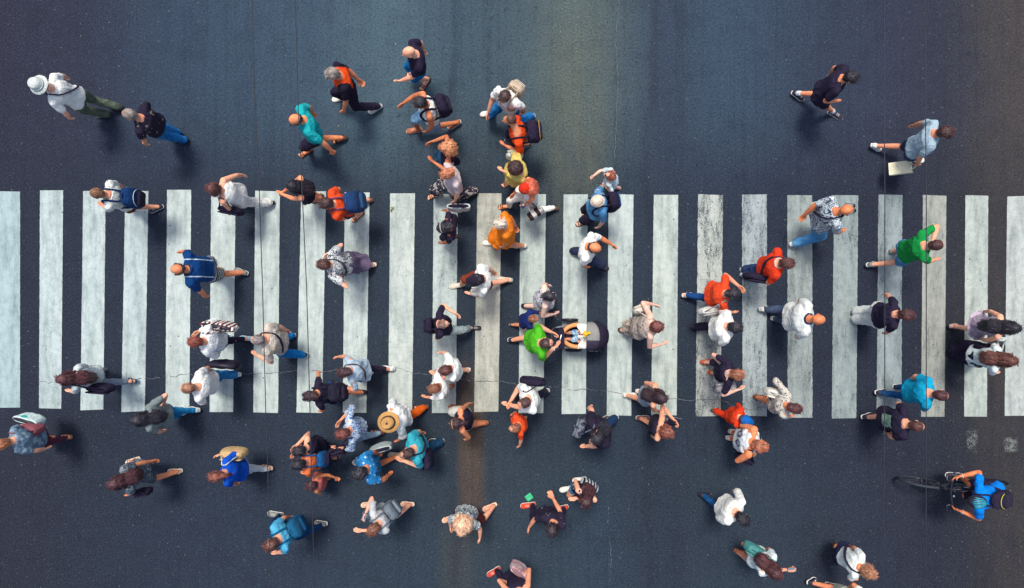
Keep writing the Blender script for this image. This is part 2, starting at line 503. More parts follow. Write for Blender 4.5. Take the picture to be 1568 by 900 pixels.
    for s in (1, -1):
        m.cap(cen(.825) + ay * s * .06 * k, .05 * k, SH[s], .050 * k * (fat ** .6))
        a, e, w = SH[s], B.el[s], B.wr[s]; g = (.92 if fem else 1.05) * k * (fat ** .5)
        v = .84 if sl else 1; m.cap(a, .052 * g * v, lerp(a, e, .55), .047 * g * v); m.cap(lerp(a, e, .5), .047 * g * v, e, .038 * g * v)
        m.cap(e, .039 * g * v, lerp(e, w, .3), .041 * g * v); m.cap(lerp(e, w, .3), .041 * g * v, w, .027 * g)
        # hand
        d = unit(w - e); tz = unit((X3 * .75 + Z3 * .7) - d * np.dot(X3 * .75 + Z3 * .7, d)); nrm = np.cross(d, tz)
        if nrm[1] * -s < 0: nrm = -nrm
        q = k * (1.0 if not kid else 1.08); B.hand[s] = w + d * .08 * q
        for j in range(4):
            off = (.030 - .020 * j) * q; kn = w + d * (.088 - .006 * abs(j - 1.2)) * q + tz * off
            m.cap(w + tz * off * .45, .017 * q, kn, .0135 * q, 8)
            ln = (.040, .046, .043, .034)[j] * q; dd = unit(d + tz * (.16 - .11 * j) + nrm * .25)
            a1 = kn + dd * ln; dd2 = unit(dd * .75 + nrm * (.62 + .1 * j)); a2 = a1 + dd2 * ln * .8
            m.cap(kn, .0112 * q, a1, .0105 * q, 8); m.cap(a1, .0105 * q, a2, .0095 * q, 8)
        t0 = w + d * .025 * q + tz * .018 * q; t1 = t0 + unit(d * .65 + tz * .75 + nrm * .25) * .045 * q; t2 = t1 + unit(d * .9 + tz * .25 + nrm * .4) * .036 * q
        m.cap(t0, .0155 * q, t1, .0125 * q, 8); m.cap(t1, .012 * q, t2, .0105 * q, 8)
        # leg
        hp, kn, an = hip[s], B.kn[s], B.ank[s]; g = k * (1.04 if fem else 1) * (fat ** .6)
        u = .84 if cov >= .3 else 1; u2 = .86 if cov >= 1 else 1; m.cap(hp, .085 * g * u, lerp(hp, kn, .5), .072 * g * (u if cov > .7 else 1)); m.cap(lerp(hp, kn, .45), .073 * g * (u if cov > .7 else 1), kn, .052 * g * u2)
        bk = unit(np.cross(Y3, an - kn)) * -.008 * g
        if bk[0] > 0: bk = -bk
        u3 = .82 if cov > 1.5 else 1; m.cap(kn, .050 * g * u2, lerp(kn, an, .32) + bk, .050 * g * u3); m.cap(lerp(kn, an, .32) + bk, .050 * g * u3, an, .034 * g * u3)
        FP = B.ft[s]
        m.cap(FP(-.08, 0, .035), .034 * k, FP(.05, 0, .03), .030 * k); m.cap(an, .034 * k, FP(-.06, 0, .045), .038 * k)
        m.cap(FP(-.03, 0, .06), .034 * k, FP(.06, 0, .034), .028 * k)
        for j in range(5):
            v = (-.030 + .0155 * j) * s; m.cap(FP(.04, v * .8, .024), .016 * k, FP((.128, .126, .12, .112, .102)[j], v, .016), .0115 * k, 8)
    # head
    m.ell(HP(-.008, 0, .02), (hx, hy, hz), np.array([.098, .077, .098]) * HK)
    m.ell(HP(.022, 0, -.045), (hx, hy, hz), np.array([.068, .060, .075]) * HK)
    m.cap(HP(.092, 0, .005), .010 * HK, HP(.112, 0, -.026), .0155 * HK, 8)            # nose
    m.cap(HP(.068, 0, -.095), .024 * HK, HP(.06, 0, -.085), .03 * HK, 8)              # chin
    for s in (1, -1):
        m.ell(HP(-.008, s * .080, -.005), (hx, hy, hz), np.array([.020, .012, .032]) * HK, 8, 6)
        m.cap(HP(.088, s * .018, .022), .010 * HK, HP(.078, s * .045, .022), .009 * HK, 8)   # brow
    def fin(v, n):
        q = (v - hd) @ np.array([hx, hy, hz]).T / HK
        sl_ = np.zeros(len(v), dtype=np.int32)
        for s in (1, -1):
            e = (np.abs(q[:, 1] - s * .032) < .0155) & (np.abs(q[:, 2] - .006) < .0085) & (q[:, 0] > .06)
            sl_[e] = 1
        sl_[(np.abs(q[:, 1]) < .026) & (np.abs(q[:, 2] + .062) < .0085) & (q[:, 0] > .06)] = 2
        return v, sl_
    body = obj('person', m, [skin(sk), EYE, LIP], voxel=.0100 if not kid else .0085, smooth=2, finish=fin, loc=tuple(O), rz=ang)
    tag(body, label, cat, grp); B.o = body
    # ---- clothes
    sd = random.uniform(0, 50)
    if top: top_wear(B, top, bot, fem, fat, sd)
    if bot: bottom_wear(B, bot, fem, fat, sd)
    if shoe: shoes(B, shoe)
    if hair and hair[0] != 'none': do_hair(B, hair)
    if hat: do_hat(B, hat)
    for a in acc: accessory(B, a)
    return B

def top_wear(B, top, bot, fem, fat, sd):
    kind, mat = top[0], top[1]; opt = top[2] if len(top) > 2 else {}
    k, h = B.k, B.h; e = max(.017, opt.get('ease', .016) * .8); hem = opt.get('hem', .515); m = MB()
    zs = [z for z in (.46, .475, .49, .52, .55, .58, .61, .64, .67, .70, .73, .76, .785, .805) if z > hem + .004]
    topz = opt.get('topz', .845); zs = [hem] + [z for z in zs if z < topz] + ([.822, .838] if topz > .84 else []) + [topz]
    secs = []
    for z in zs:
        rx, ry = B.rad(z); ee = e + .012 * max(0, (.62 - z) / .15)
        if z >= .82: ry = min(ry + .008, {True: .130, False: .15}[fem] * k * max(.55, 1 - (z - .82) * 18)); ee = e * .75
        secs.append((B.cen(z), B.ax, B.ay, rx + ee, ry + ee))
    if kind in ('tank', 'sleeveless'):
        secs = [(c, a, b, rx, min(ry, .150 * k) if z > .78 else ry) for (c, a, b, rx, ry), z in zip(secs, zs)]
    m.loft(secs, 24, 2.3)
    if kind == 'tank':
        for s in (1, -1): m.cap(B.surf(.78, s * .085 * k, 1, -.012), .022 * k, B.cen(.838) + B.ay * s * .085 * k, .024 * k); m.cap(B.surf(.78, s * .085 * k, -1, -.012), .022 * k, B.cen(.838) + B.ay * s * .085 * k, .024 * k)
    loose = opt.get('loose', 1.0)
    if kind in ('tee', 'polo', 'long', 'three', 'puff'):
        for s in (1, -1):
            a, el, w = B.SH[s], B.el[s], B.wr[s]; g = k * (.90 if fem else 1) * fat ** .5 * loose
            m.cap(B.cen(.826) + B.ay * s * .055 * k, .056 * k, a, .066 * g)
            fr = {'tee': .68, 'polo': .72, 'puff': .55}.get(kind, 1.0); fr = opt.get('sleeve', fr)
            if kind == 'puff': m.cap(a, .075 * g, lerp(a, el, .5), .085 * g)
            else: m.cap(a, .066 * g, lerp(a, el, fr), .063 * g if fr < 1 else .058 * g)
            if kind in ('long', 'three'):
                m.cap(el, .058 * g, lerp(el, w, .97 if kind == 'long' else .45), .044 * g if kind == 'long' else .052 * g)
    hemd = None
    if bot and bot[0] == 'dress': hemd = skirt_secs(B, bot[2], bot[3] if len(bot) > 3 else 1.0); m.loft(hemd, 36)
    pl = (B.p[2], bot[4] if bot and len(bot) > 4 else 9, .018, B.p[0], B.p[1]) if hemd else None
    name = {'tee': 't_shirt', 'polo': 'polo_shirt', 'long': 'long_sleeved_shirt', 'tank': 'tank_top', 'sleeveless': 'sleeveless_top', 'three': 'blouse', 'puff': 'blouse'}[kind]
    if hemd: name = 'dress'
    name = opt.get('name', name)
    o = obj(name, m, mat, B.o, voxel=.0115, smooth=6, finish=fold(opt.get('amp', .008), 13, sd, pl)); B.top = o
    if opt.get('collar'):
        cm = MB(); pts = []
        for i in range(20):
            a = 2 * pi * i / 20; pts.append(B.cen(.853) + B.ax * (.068 * k * cos(a) + .004) + B.ay * .075 * k * sin(a) - B.sp * .008 * cos(a))
        cm.tube(pts, .015 * k, 8, True, .9); obj('collar', cm, opt['collar'], o)

def skirt_secs(B, hem, wide=1.0):
    """from the waist down to hem (fraction of height)"""
    k, h = B.k, B.h; out = []
    kn = (B.kn[1] + B.kn[-1]) / 2; an = (B.ank[1] + B.ank[-1]) / 2
    for i in range(9):
        z = lerp(.60, hem, i / 8); zz = z * h - .0
        if z >= .52: c = B.cen(z); rx, ry = B.rad(z); rx += .02; ry += .02
        else:
            pz = B.cen(.52)[2]; kz, az = kn[2], an[2]; Zt = lerp(pz, hem * h, (.52 - z) / max(.52 - hem, .01)); t1 = min(1, max(0, (pz - Zt) / max(pz - kz, .01))); t2 = min(1, max(0, (kz - Zt) / max(kz - az, .01)))
            q = {}
            for s in (1, -1):
                a = lerp(B.hip[s], B.kn[s], t1) if Zt > kz else lerp(B.kn[s], B.ank[s], t2); q[s] = a
            c = (q[1] + q[-1]) / 2; c = np.array([c[0], c[1], Zt]); rx0, ry0 = B.rad(.52)
            rx = abs(q[1][0] - q[-1][0]) / 2 * .95 + lerp(rx0, .085 * k, t1 * .8) + .032; ry = abs(q[1][1] - q[-1][1]) / 2 + lerp(.09, .075, t1) * k + .02
            fl = 1 + (wide - 1) * (.52 - z) / max(.52 - hem, .01); rx *= fl; ry *= fl
            ry = max(ry, ry0 * lerp(1.05, .85, t1) * (1 if wide <= 1 else fl)); rx = max(rx, rx0 * lerp(1.1, .8, t1))
        out.append((c, X3, Y3, rx, ry))
    return out

def bottom_wear(B, bot, fem, fat, sd):
    kind, mat = bot[0], bot[1]; k, h = B.k, B.h
    if kind == 'dress': return
    m = MB()
    if kind == 'skirt':
        m.loft(skirt_secs(B, bot[2], bot[3] if len(bot) > 3 else 1.0), 36)
        obj('skirt', m, mat, B.o, voxel=.0115, smooth=2, finish=fold(.006, 8, sd, (B.p[2], bot[4] if len(bot) > 4 else 9, .018, B.p[0], B.p[1]))); return
    e = .007
    secs = [(B.cen(z), B.ax, B.ay, B.rad(z)[0] + e, B.rad(z)[1] + e) for z in (.455, .48, .51, .54, .565)]
    m.loft(secs, 22, 2.3); lng = {'trousers': 2.0, 'capri': 1.62, 'shorts': .86, 'hotpants': .42, 'bermuda': 1.05, 'leggings': 1.85}[kind]
    tight = .88 if kind in ('leggings', 'hotpants') else 1.0
    if kind in ('shorts', 'bermuda'): tight = 1.12
    if len(bot) > 2: tight *= bot[2]
    for s in (1, -1):
        hp, kn, an = B.hip[s], B.kn[s], B.ank[s]; g = k * fat ** .6 * tight
        m.cap(hp, max(.097 * k * fat ** .6, .099 * g), lerp(hp, kn, min(lng, .5)), max(.087 * k * fat ** .6, .090 * g))
        if lng > .5: m.cap(lerp(hp, kn, .45), max(.086 * k * fat ** .6, .090 * g), lerp(hp, kn, min(lng, 1)), .080 * g if lng < 1.2 else max(.068 * k * fat ** .6, .073 * g))
        if lng > 1: m.cap(kn, max(.068 * k * fat ** .6, .072 * g), lerp(kn, an, (lng - 1) * .98), (.066 if tight >= 1 else .050) * g)
    nm = {'hotpants': 'shorts', 'bermuda': 'shorts', 'capri': 'trousers'}.get(kind, kind)
    obj(nm, m, mat, B.o, voxel=.0115, smooth=2, finish=fold(.007, 14, sd + 9))

def shoes(B, shoe):
    kind, c = shoe[0], shoe[1]; k = B.k
    white = plain('pale_rubber', (.74, .73, .68, 1), .6); drk = plain('dark_rubber', (.022, .02, .03, 1), .6)
    for s in (1, -1):
        FP = B.ft[s]; fl = FP(.05, 0, 0); fd = unit(FP(.12, 0, 0) - FP(.07, 0, 0)); lat = unit(FP(.07, .03, 0) - FP(.07, 0, 0))
        def foot_loft(m, rows, n=14, ex=2.3):
            R = []
            for u, hw, z0, z1 in rows:
                r = []
                for i in range(n):
                    a = 2 * pi * i / n; x = math.copysign(abs(cos(a)) ** (2 / ex), cos(a)); y = math.copysign(abs(sin(a)) ** (2 / ex), sin(a))
                    r.append(FP(u, hw * x, (z0 + z1) / 2 + (z1 - z0) / 2 * y))
                R.append(r)
            m.rings(R)
        sole = MB(); rows = [(-.136, .018, 0, .022), (-.128, .032, 0, .024), (-.09, .041, 0, .024), (-.03, .040, 0, .022), (.03, .046, 0, .02), (.075, .051, 0, .02), (.11, .046, 0, .022), (.132, .030, .002, .022), (.141, .014, .004, .02)]
        foot_loft(sole, rows, 14, 4)
        if kind in ('sandal', 'flip'):
            o = obj('sandal', sole, plain('sandal_sole', rgb(*c), .7), B.o)
            st = MB()
            for u in ((.05, .085) if kind == 'sandal' else (.06,)):
                st.tube([FP(u, .046 * cos(a), .018 + .050 * sin(a)) for a in np.linspace(0, pi, 9)], .008 * k, 6, False, 1.0)
            if kind == 'sandal': st.tube([FP(-.075 - .045 * sin(a), .042 * cos(a), .075) for a in np.linspace(0, pi, 9)], .007 * k, 6)
            obj('strap', st, plain('sandal_strap', rgb(*c), .6), o)
        else:
            up = MB(); g = .004
            foot_loft(up, [(-.132, .022, .015, .07), (-.122, .036, .014, .092), (-.085, .042, .014, .105), (-.045, .042, .014, .098), (0, .042, .014, .085), (.045, .047, .014, .068), (.085, .049, .014, .058), (.115, .040, .014, .05), (.132, .024, .015, .04)], 14, 2.4)
            o = obj('shoe', up, plain('shoe_upper', rgb(*c), .65, 0, .3, 90), B.o)
            so = c[0] if False else None
            obj('sole', sole, white if kind != 'dark' else drk, o)
            if kind in ('sneaker', 'canvas', 'sock'):
                lc = MB()
                for u in (.0, .022, .044): lc.tube([FP(u, .026 * cos(a), .060 - u * .38 + .030 * sin(a) + .004) for a in np.linspace(.35, pi - .35, 7)], .0035 * k, 5)
                obj('laces', lc, white, o)
            if kind == 'sock':
                sk_ = MB(); sk_.cap(B.ank[s] + unit(B.kn[s] - B.ank[s]) * .0, .042 * k, lerp(B.ank[s], B.kn[s], .16), .043 * k); obj('sock', sk_, F(215, 222, 225), B.o)

def do_hair(B, hair):
    kind = hair[0]; mat = hairmat(*hair[1:4]); HP, K = B.HP, B.HK; ax = (B.hx, B.hy, B.hz); m = MB(); amp = .0055
    ext = hair[4] if len(hair) > 4 else 1.0
    if kind in ('short', 'long', 'bob', 'bun', 'pony', 'curly'):
        m.ell(HP(-.021, 0, .032), ax, np.array([.093, .084, .0965]) * K, 20, 12); m.ell(HP(-.045, 0, -.02), ax, np.array([.072, .078, .09]) * K, 18, 10)
        m.cap(HP(.036, .034, .092), .024 * K, HP(.036, -.034, .092), .024 * K)
    if kind == 'crop':
        m.ell(HP(-.019, 0, .026), ax, np.array([.0925, .0805, .0965]) * K, 20, 12); m.ell(HP(-.045, 0, -.02), ax, np.array([.064, .073, .08]) * K, 18, 10); amp = .002
    if kind == 'thin':       # bald on top, hair round the back and sides
        m.tube([HP(.03 - .125 * sin(a), .079 * cos(a), .012) for a in np.linspace(-.12, pi + .12, 15)], [.020 * K] * 15, 8)
        m.tube([HP(.01 - .095 * sin(a), .072 * cos(a), -.03) for a in np.linspace(.1, pi - .1, 13)], [.024 * K] * 13, 8); m.ell(HP(-.06, 0, -.0), ax, np.array([.05, .066, .06]) * K)
    if kind == 'bob':
        m.tube([HP(.02 - .105 * sin(a), .080 * cos(a), -.06) for a in np.linspace(-.05, pi + .05, 15)], [.034 * K] * 15, 8)
        m.tube([HP(.02 - .105 * sin(a), .078 * cos(a), -.015) for a in np.linspace(-.15, pi + .15, 15)], [.032 * K] * 15, 8)
    if kind == 'mane':
        m.ell(HP(-.025, 0, .024), ax, np.array([.092, .084, .094]) * K, 20, 12); m.ell(HP(-.085, 0, -.02), ax, np.array([.10, .135, .12]) * K * ext, 22, 14); m.ell(HP(-.10, 0, -.12), ax, np.array([.085, .13, .12]) * K * ext, 22, 14); amp = .010
    if kind == 'bun': m.ell(HP(-.115, 0, .05), ax, np.array([.05, .055, .05]) * K)
    if kind == 'curly':
        m.ell(HP(-.03, 0, .025), ax, np.array([.120, .118, .118]) * K * ext, 22, 14); m.ell(HP(-.06, 0, -.04), ax, np.array([.09, .105, .09]) * K * ext); amp = .009
    if kind == 'pony':
        m.ell(HP(-.115, 0, .02), ax, np.array([.03, .03, .03]) * K); pts = [HP(-.125, 0, .02), HP(-.165, .01, -.03), HP(-.165, .015, -.11), HP(-.15, .02, -.20)]
        m.tube(pts, [.025 * K, .034 * K, .03 * K, .012 * K], 10)
    if kind == 'long':
        L = ext; rx, ry = B.rad(.79)
        a0 = HP(-.075, 0, .02); a1 = HP(-.095, 0, -.08); a2 = B.cen(.83) - B.ax * (rx + .035); a3 = B.cen(.76) - B.ax * (B.rad(.76)[0] + .04); a4 = B.cen(.76 - .09 * L) - B.ax * (B.rad(.7)[0] + .035)
        secs = []
        for q, w, t in ((a0, .078, .05), (a1, .088, .05), (a2, .102, .045), (a3, .098, .036), (lerp(a3, a4, .6), .082, .03), (a4, .045, .018)):
            secs.append((q, B.hx if q is a0 else B.ax, B.hy if q is a0 else B.ay, t * K, w * K))
        # sections lie across the fall of the hair
        m.loft(secs, 18); amp = .0045
        for s in (1, -1): m.tube([HP(.01, s * .078, .03), HP(-.0, s * .092, -.05), B.cen(.845) + B.ay * s * .09 * K + B.ax * .0, B.surf(.80, s * .085, -1, .03)], [.026 * K, .03 * K, .032 * K, .03 * K], 8)
    R = np.array([B.hx, B.hy, B.hz]); hd = B.hd; cr = kind in ('curly', 'mane')
    def fin(v, n):
        q = (v - hd) @ R.T
        if cr: a = vnoise(q * 34) + .6 * vnoise(q * 70)
        else: a = vnoise(q * np.array([12, 50, 20]) + hd * 7) * 1.0 + .7 * vnoise(q * np.array([26, 90, 36])) + .6 * vnoise(q * 22)
        return v + n * (a * amp)[:, None]
    o = obj('hair', m, mat, B.o, voxel=.0085, smooth=2, finish=fin); B.hair = o
    HAIRS.append((o, R, hd, K, {'crop': 420, 'thin': 160}.get(kind, 750 if kind not in ('long', 'mane') else 1500), .018 if kind in ('crop', 'thin') else .055 if kind != 'curly' else .035))
    return o

def do_hat(B, hat):
    kind, c = hat[0], hat[1]; HP, K = B.HP, B.HK; ax = (B.hx, B.hy, B.hz)
    def dome(r, base=.03, ht=.10, e=1.0, off=-.012):
        m = MB(); secs = []
        for i in range(8):
            a = i / 7 * 85; secs.append((HP(off, 0, base + ht * sin(radians(a))), ax[0], ax[1], r * 1.16 * K * cos(radians(a)) ** e, r * K * cos(radians(a)) ** e))
        m.loft(secs, 22); return m
    def brim(m, r0, r1, z0, z1, th=.008):
        n = 30; R = []
        for rr, z in ((r0, z0), (r1, z1), (r1 + .002, z1 - th / 2), (r1, z1 - th), (r0, z0 - th)):
            R.append([HP(-.012 + rr * 1.1 * cos(2 * pi * i / n), rr * sin(2 * pi * i / n), z + .006 * cos(4 * pi * i / n) * (rr > r0)) for i in range(n)])
        R.append(R[0]); m.rings(R, False)
    mat = c if not isinstance(c, tuple) else F(*c)
    if kind == 'bucket':
        m = MB(); m.loft([(HP(-.012, 0, z), ax[0], ax[1], rx * K, rx * .88 * K) for z, rx in ((.04, .112), (.075, .110), (.11, .102), (.135, .092), (.148, .075), (.152, .04), (.153, .005))], 24)
        brim(m, .096, .150, .045, .018); o = obj('hat', m, mat, B.o, finish=fold(.003, 30, 2))
        b = MB(); b.tube([HP(-.012 + .116 * cos(a), .102 * sin(a), .058) for a in np.linspace(0, 2 * pi, 25)[:-1]], .010 * K, 6, True); obj('band', b, F(176, 186, 186), o)
    if kind == 'straw':
        m = MB(); m.loft([(HP(-.012, 0, z), ax[0], ax[1], rx * K, rx * .86 * K) for z, rx in ((.03, .112), (.08, .108), (.118, .098), (.135, .085), (.128, .06), (.120, .03), (.118, .004))], 24)
        brim(m, .098, .168, .035, .030); o = obj('hat', m, mat, B.o)
        b = MB(); b.tube([HP(-.012 + .114 * cos(a), .099 * sin(a), .052) for a in np.linspace(0, 2 * pi, 25)[:-1]], .012 * K, 6, True); obj('band', b, F(52, 40, 50), o)
    if kind in ('cap', 'capback'):
        o = obj('hat', dome(.102, .02, .122, 1.0, .004), mat, B.o); sgn = 1 if kind == 'cap' else -1
        m = MB(); n = 12; up = []; dn = []
        for i in range(n + 1):
            a = lerp(-1.15, 1.15, i / n); up.append(a)
        R = []
        for rr, z in ((.098, .036), (.140, .034), (.185, .024)):
            R.append([HP(-.012 + sgn * rr * 1.06 * cos(a) , rr * .82 * sin(a) if rr < .1 else .085 * sin(a), z) for a in up])
        R2 = [[q - B.hz * .006 for q in r] for r in R]
        prof = [R[0], R[1], R[2], R2[2], R2[1], R2[0], R[0]]
        m.rings([list(x) for x in zip(*prof)], True)
        obj('visor', m, mat if len(hat) < 3 else F(*hat[2]), o)
        b = MB(); b.ell(HP(.004, 0, .143), ax, np.array([.010, .010, .006]) * K, 8, 6); obj('button', b, mat, o)
    if kind == 'beanie':
        o = obj('hat', dome(.096, .005, .122), mat, B.o, finish=fold(.002, 20, 1))
        b = MB(); b.tube([HP(-.012 + .112 * cos(a), .096 * sin(a), .012) for a in np.linspace(0, 2 * pi, 25)[:-1]], .010 * K, 6, True); obj('band', b, mat, o)
    if kind == 'helmet':
        m = MB(); m.ell(HP(-.01, 0, .045), ax, np.array([.142, .108, .105]) * K, 26, 14)
        o = obj('helmet', m, DARK, B.o)
        tl = plain('helmet_shell', rgb(40, 150, 175), .3)
        for j in range(7):
            y = -.075 + .025 * j; v = MB(); pts = []
            for i in range(9):
                x = lerp(-.13 + abs(y) * .35, .095 - abs(y) * .5, i / 8); q = 1 - ((x) / .145) ** 2 - (y / .112) ** 2; pts.append(HP(-.01 + x, y * (1 + .25 * x / .1), .045 + .106 * math.sqrt(max(.02, q))))
            v.tube(pts, [.004 * K] + [.0085 * K] * 7 + [.003 * K], 6); obj('shell_rib', v, tl, o)

def accessory(B, a):
    kind = a[0]; k = B.k
    if kind == 'glasses':
        m = MB()
        for s in (1, -1):
            m.ell(B.HP(.099, s * .034, .006), (B.hx, B.hy, B.hz), np.array([.006, .027, .020]) * B.HK, 10, 6); m.tube([B.HP(.098, s * .058, .01), B.HP(.06, s * .084, .01), B.HP(0, s * .088, .008)], .0035, 5)
        m.tube([B.HP(.102, .012, .01), B.HP(.102, -.012, .01)], .004, 5); obj('sunglasses', m, plain('dark_lens', (.012, .012, .018, 1), .1), B.o)
    if kind == 'headglasses':
        m = MB()
        for s in (1, -1): m.ell(B.HP(.055, s * .036, .115), (B.hx, B.hy, B.hz), np.array([.022, .030, .010]) * B.HK, 10, 6); m.tube([B.HP(.05, s * .06, .11), B.HP(0, s * .09, .06), B.HP(-.03, s * .093, .03)], .004, 5)
        obj('sunglasses', m, plain('dark_lens', (.012, .012, .018, 1), .1), B.o)
    if kind == 'strap':     # slung across the trunk, shoulder s to the other hip
        s, mat = a[1], a[2]; pts = []
        for i in range(12): t = i / 11; pts.append(B.surf(lerp(.825, .56, t), lerp(s * .085, -s * .175, t), 1, .018))
        for i in range(1, 12): t = 1 - i / 11; pts.append(B.surf(lerp(.825, .56, t), lerp(s * .085, -s * .175, t), -1, .018))
        pts.append(B.cen(.848) + B.ay * s * .09 * k + B.sp * .014)
        m = MB(); m.tube(pts, .011, 6, True, 2.4); obj('strap', m, mat, B.o)
    if kind == 'watch':
        s = a[1]; w, e = B.wr[s], B.el[s]; d = unit(w - e); t = unit(np.cross(d, X3 + .1 * Z3)); u = np.cross(d, t); q = w - d * .02
        m = MB(); m.tube([q + (t * cos(b) + u * sin(b)) * .031 * k for b in np.linspace(0, 2 * pi, 15)[:-1]], .006, 6, True, 1.6); obj('wrist_band', m, a[2], B.o)
    if kind == 'headband':
        m = MB(); m.tube([B.HP(.02, .088 * cos(b), .03 + .098 * sin(b)) for b in np.linspace(0, pi, 13)], .008 * B.HK, 6); obj('headband', m, a[1], B.o)
    if kind == 'number':   # two oval figures across the back, each a raised ring
        for s in (1, -1):
            m = MB(); pts = []
            for b in np.linspace(0, 2 * pi, 25)[:-1]:
                z = .69 + .075 * cos(b); pts.append(B.surf(z, s * .072 + .042 * sin(b), -1, .012))
            m.tube(pts, .016, 6, True); obj('shirt_number', m, a[1], B.top)
    if kind == 'print':    # a printed patch on the back
        m = MB(); rows = []
        for i in range(7):
            z = lerp(a[2], a[3], i / 6); rows.append([B.surf(z, y, a[5] if len(a) > 5 else -1, .012) for y in np.linspace(-a[4], a[4], 9)])
        g = [p for r in rows for p in r]; g2 = [p - B.ax * (a[5] if len(a) > 5 else -1) * .02 for p in g]; n = 9; fs = []
        for i in range(6):
            for j in range(8): q = (i * n + j, i * n + j + 1, (i + 1) * n + j + 1, (i + 1) * n + j); fs.append(q); fs.append(tuple(x + 63 for x in reversed(q)))
        m._add(g + g2, fs); obj('shirt_print', m, a[1], B.top)

# ------------------------------------------------------------------ things people carry
def local_empty(name, B, loc, rz=0.0):
    w = B.W(loc); return w

def backpack(label, B, mat, mat2=None, size=(.30, .17, .44), strap=None, zc=.715, front=False, side=0.0, group='backpacks and bags carried by pedestrians', tag_mat=None, one=None):
    k = B.k; sg = 1 if front else -1; W_, D_, H_ = [q * min(1, k * 1.0) for q in size]; strap = strap or mat
    base = B.cen(zc) + B.ax * sg * (B.rad(zc)[0] + .035 + D_ / 2) + B.ay * side
    w = B.W(base); o0 = w - np.array([0, 0, H_ / 2])
    T = lambda q: np.asarray(q) - base + np.array([0, 0, H_ / 2])
    az = B.sp; ax = B.ax * sg; ay = B.ay; c = T(base)
    m = MB(); secs = []
    for t, kk, dd in ((-1, .78, .75), (-.92, .95, .95), (-.5, 1, 1.05), (.1, .98, 1.0), (.6, .92, .85), (.88, .75, .62), (1, .45, .35)):
        secs.append((c + az * H_ / 2 * t - ax * (1 - dd) * D_ * .3, ax, ay, D_ / 2 * dd, W_ / 2 * kk))
    m.loft(secs, 26, 3.6)
    o = obj('backpack', m, mat, voxel=.011, smooth=2, finish=fold(.006, 11, random.uniform(0, 30)), loc=tuple(o0), rz=B.rz); tag(o, label, 'backpack', group)
    p = MB(); p.box(c - az * H_ * .17 + ax * D_ * .52, ax, ay, az, .035, W_ * .38, H_ * .24, 4); obj('pocket', p, mat2 or mat, o, finish=fold(.004, 14, 3))
    hd = MB(); hd.tube([c + az * (H_ / 2 - .01) + ay * .04 * cos(a) + az * .035 * sin(a) - ax * D_ * .2 for a in np.linspace(0, pi, 9)], .008, 6); obj('handle', hd, strap, o)
    for s in ((1, -1) if one is None else (one,)):
        st = MB(); pts = [c + az * H_ * .40 - ax * D_ * .42 + ay * s * .07]
        for z, sd2 in ((.81, sg), (.838, sg)): pts.append(T(B.surf(z, s * .088 * k, sd2, .022)))
        pts.append(T(B.cen(.852) + B.ay * s * .09 * k + B.sp * .02))
        for z, y in ((.838, .09), (.81, .095), (.77, .105), (.72, .125), (.68, .150), (.66, .172)): pts.append(T(B.surf(z, s * y * k, -sg, .024)))
        pts.append(c - az * H_ * .32 - ax * D_ * .40 + ay * s * W_ * .42)
        st.tube(pts, .0125, 8, False, 2.0); obj('strap', st, strap, o)
    z = MB(); z.tube([c + ax * D_ * .50 + ay * W_ * .42 * cos(a) + az * H_ * (.05 + .36 * sin(a)) for a in np.linspace(.15, pi - .15, 11)], .0045, 5); obj('zip', z, tag_mat or DARK, o)
    return o

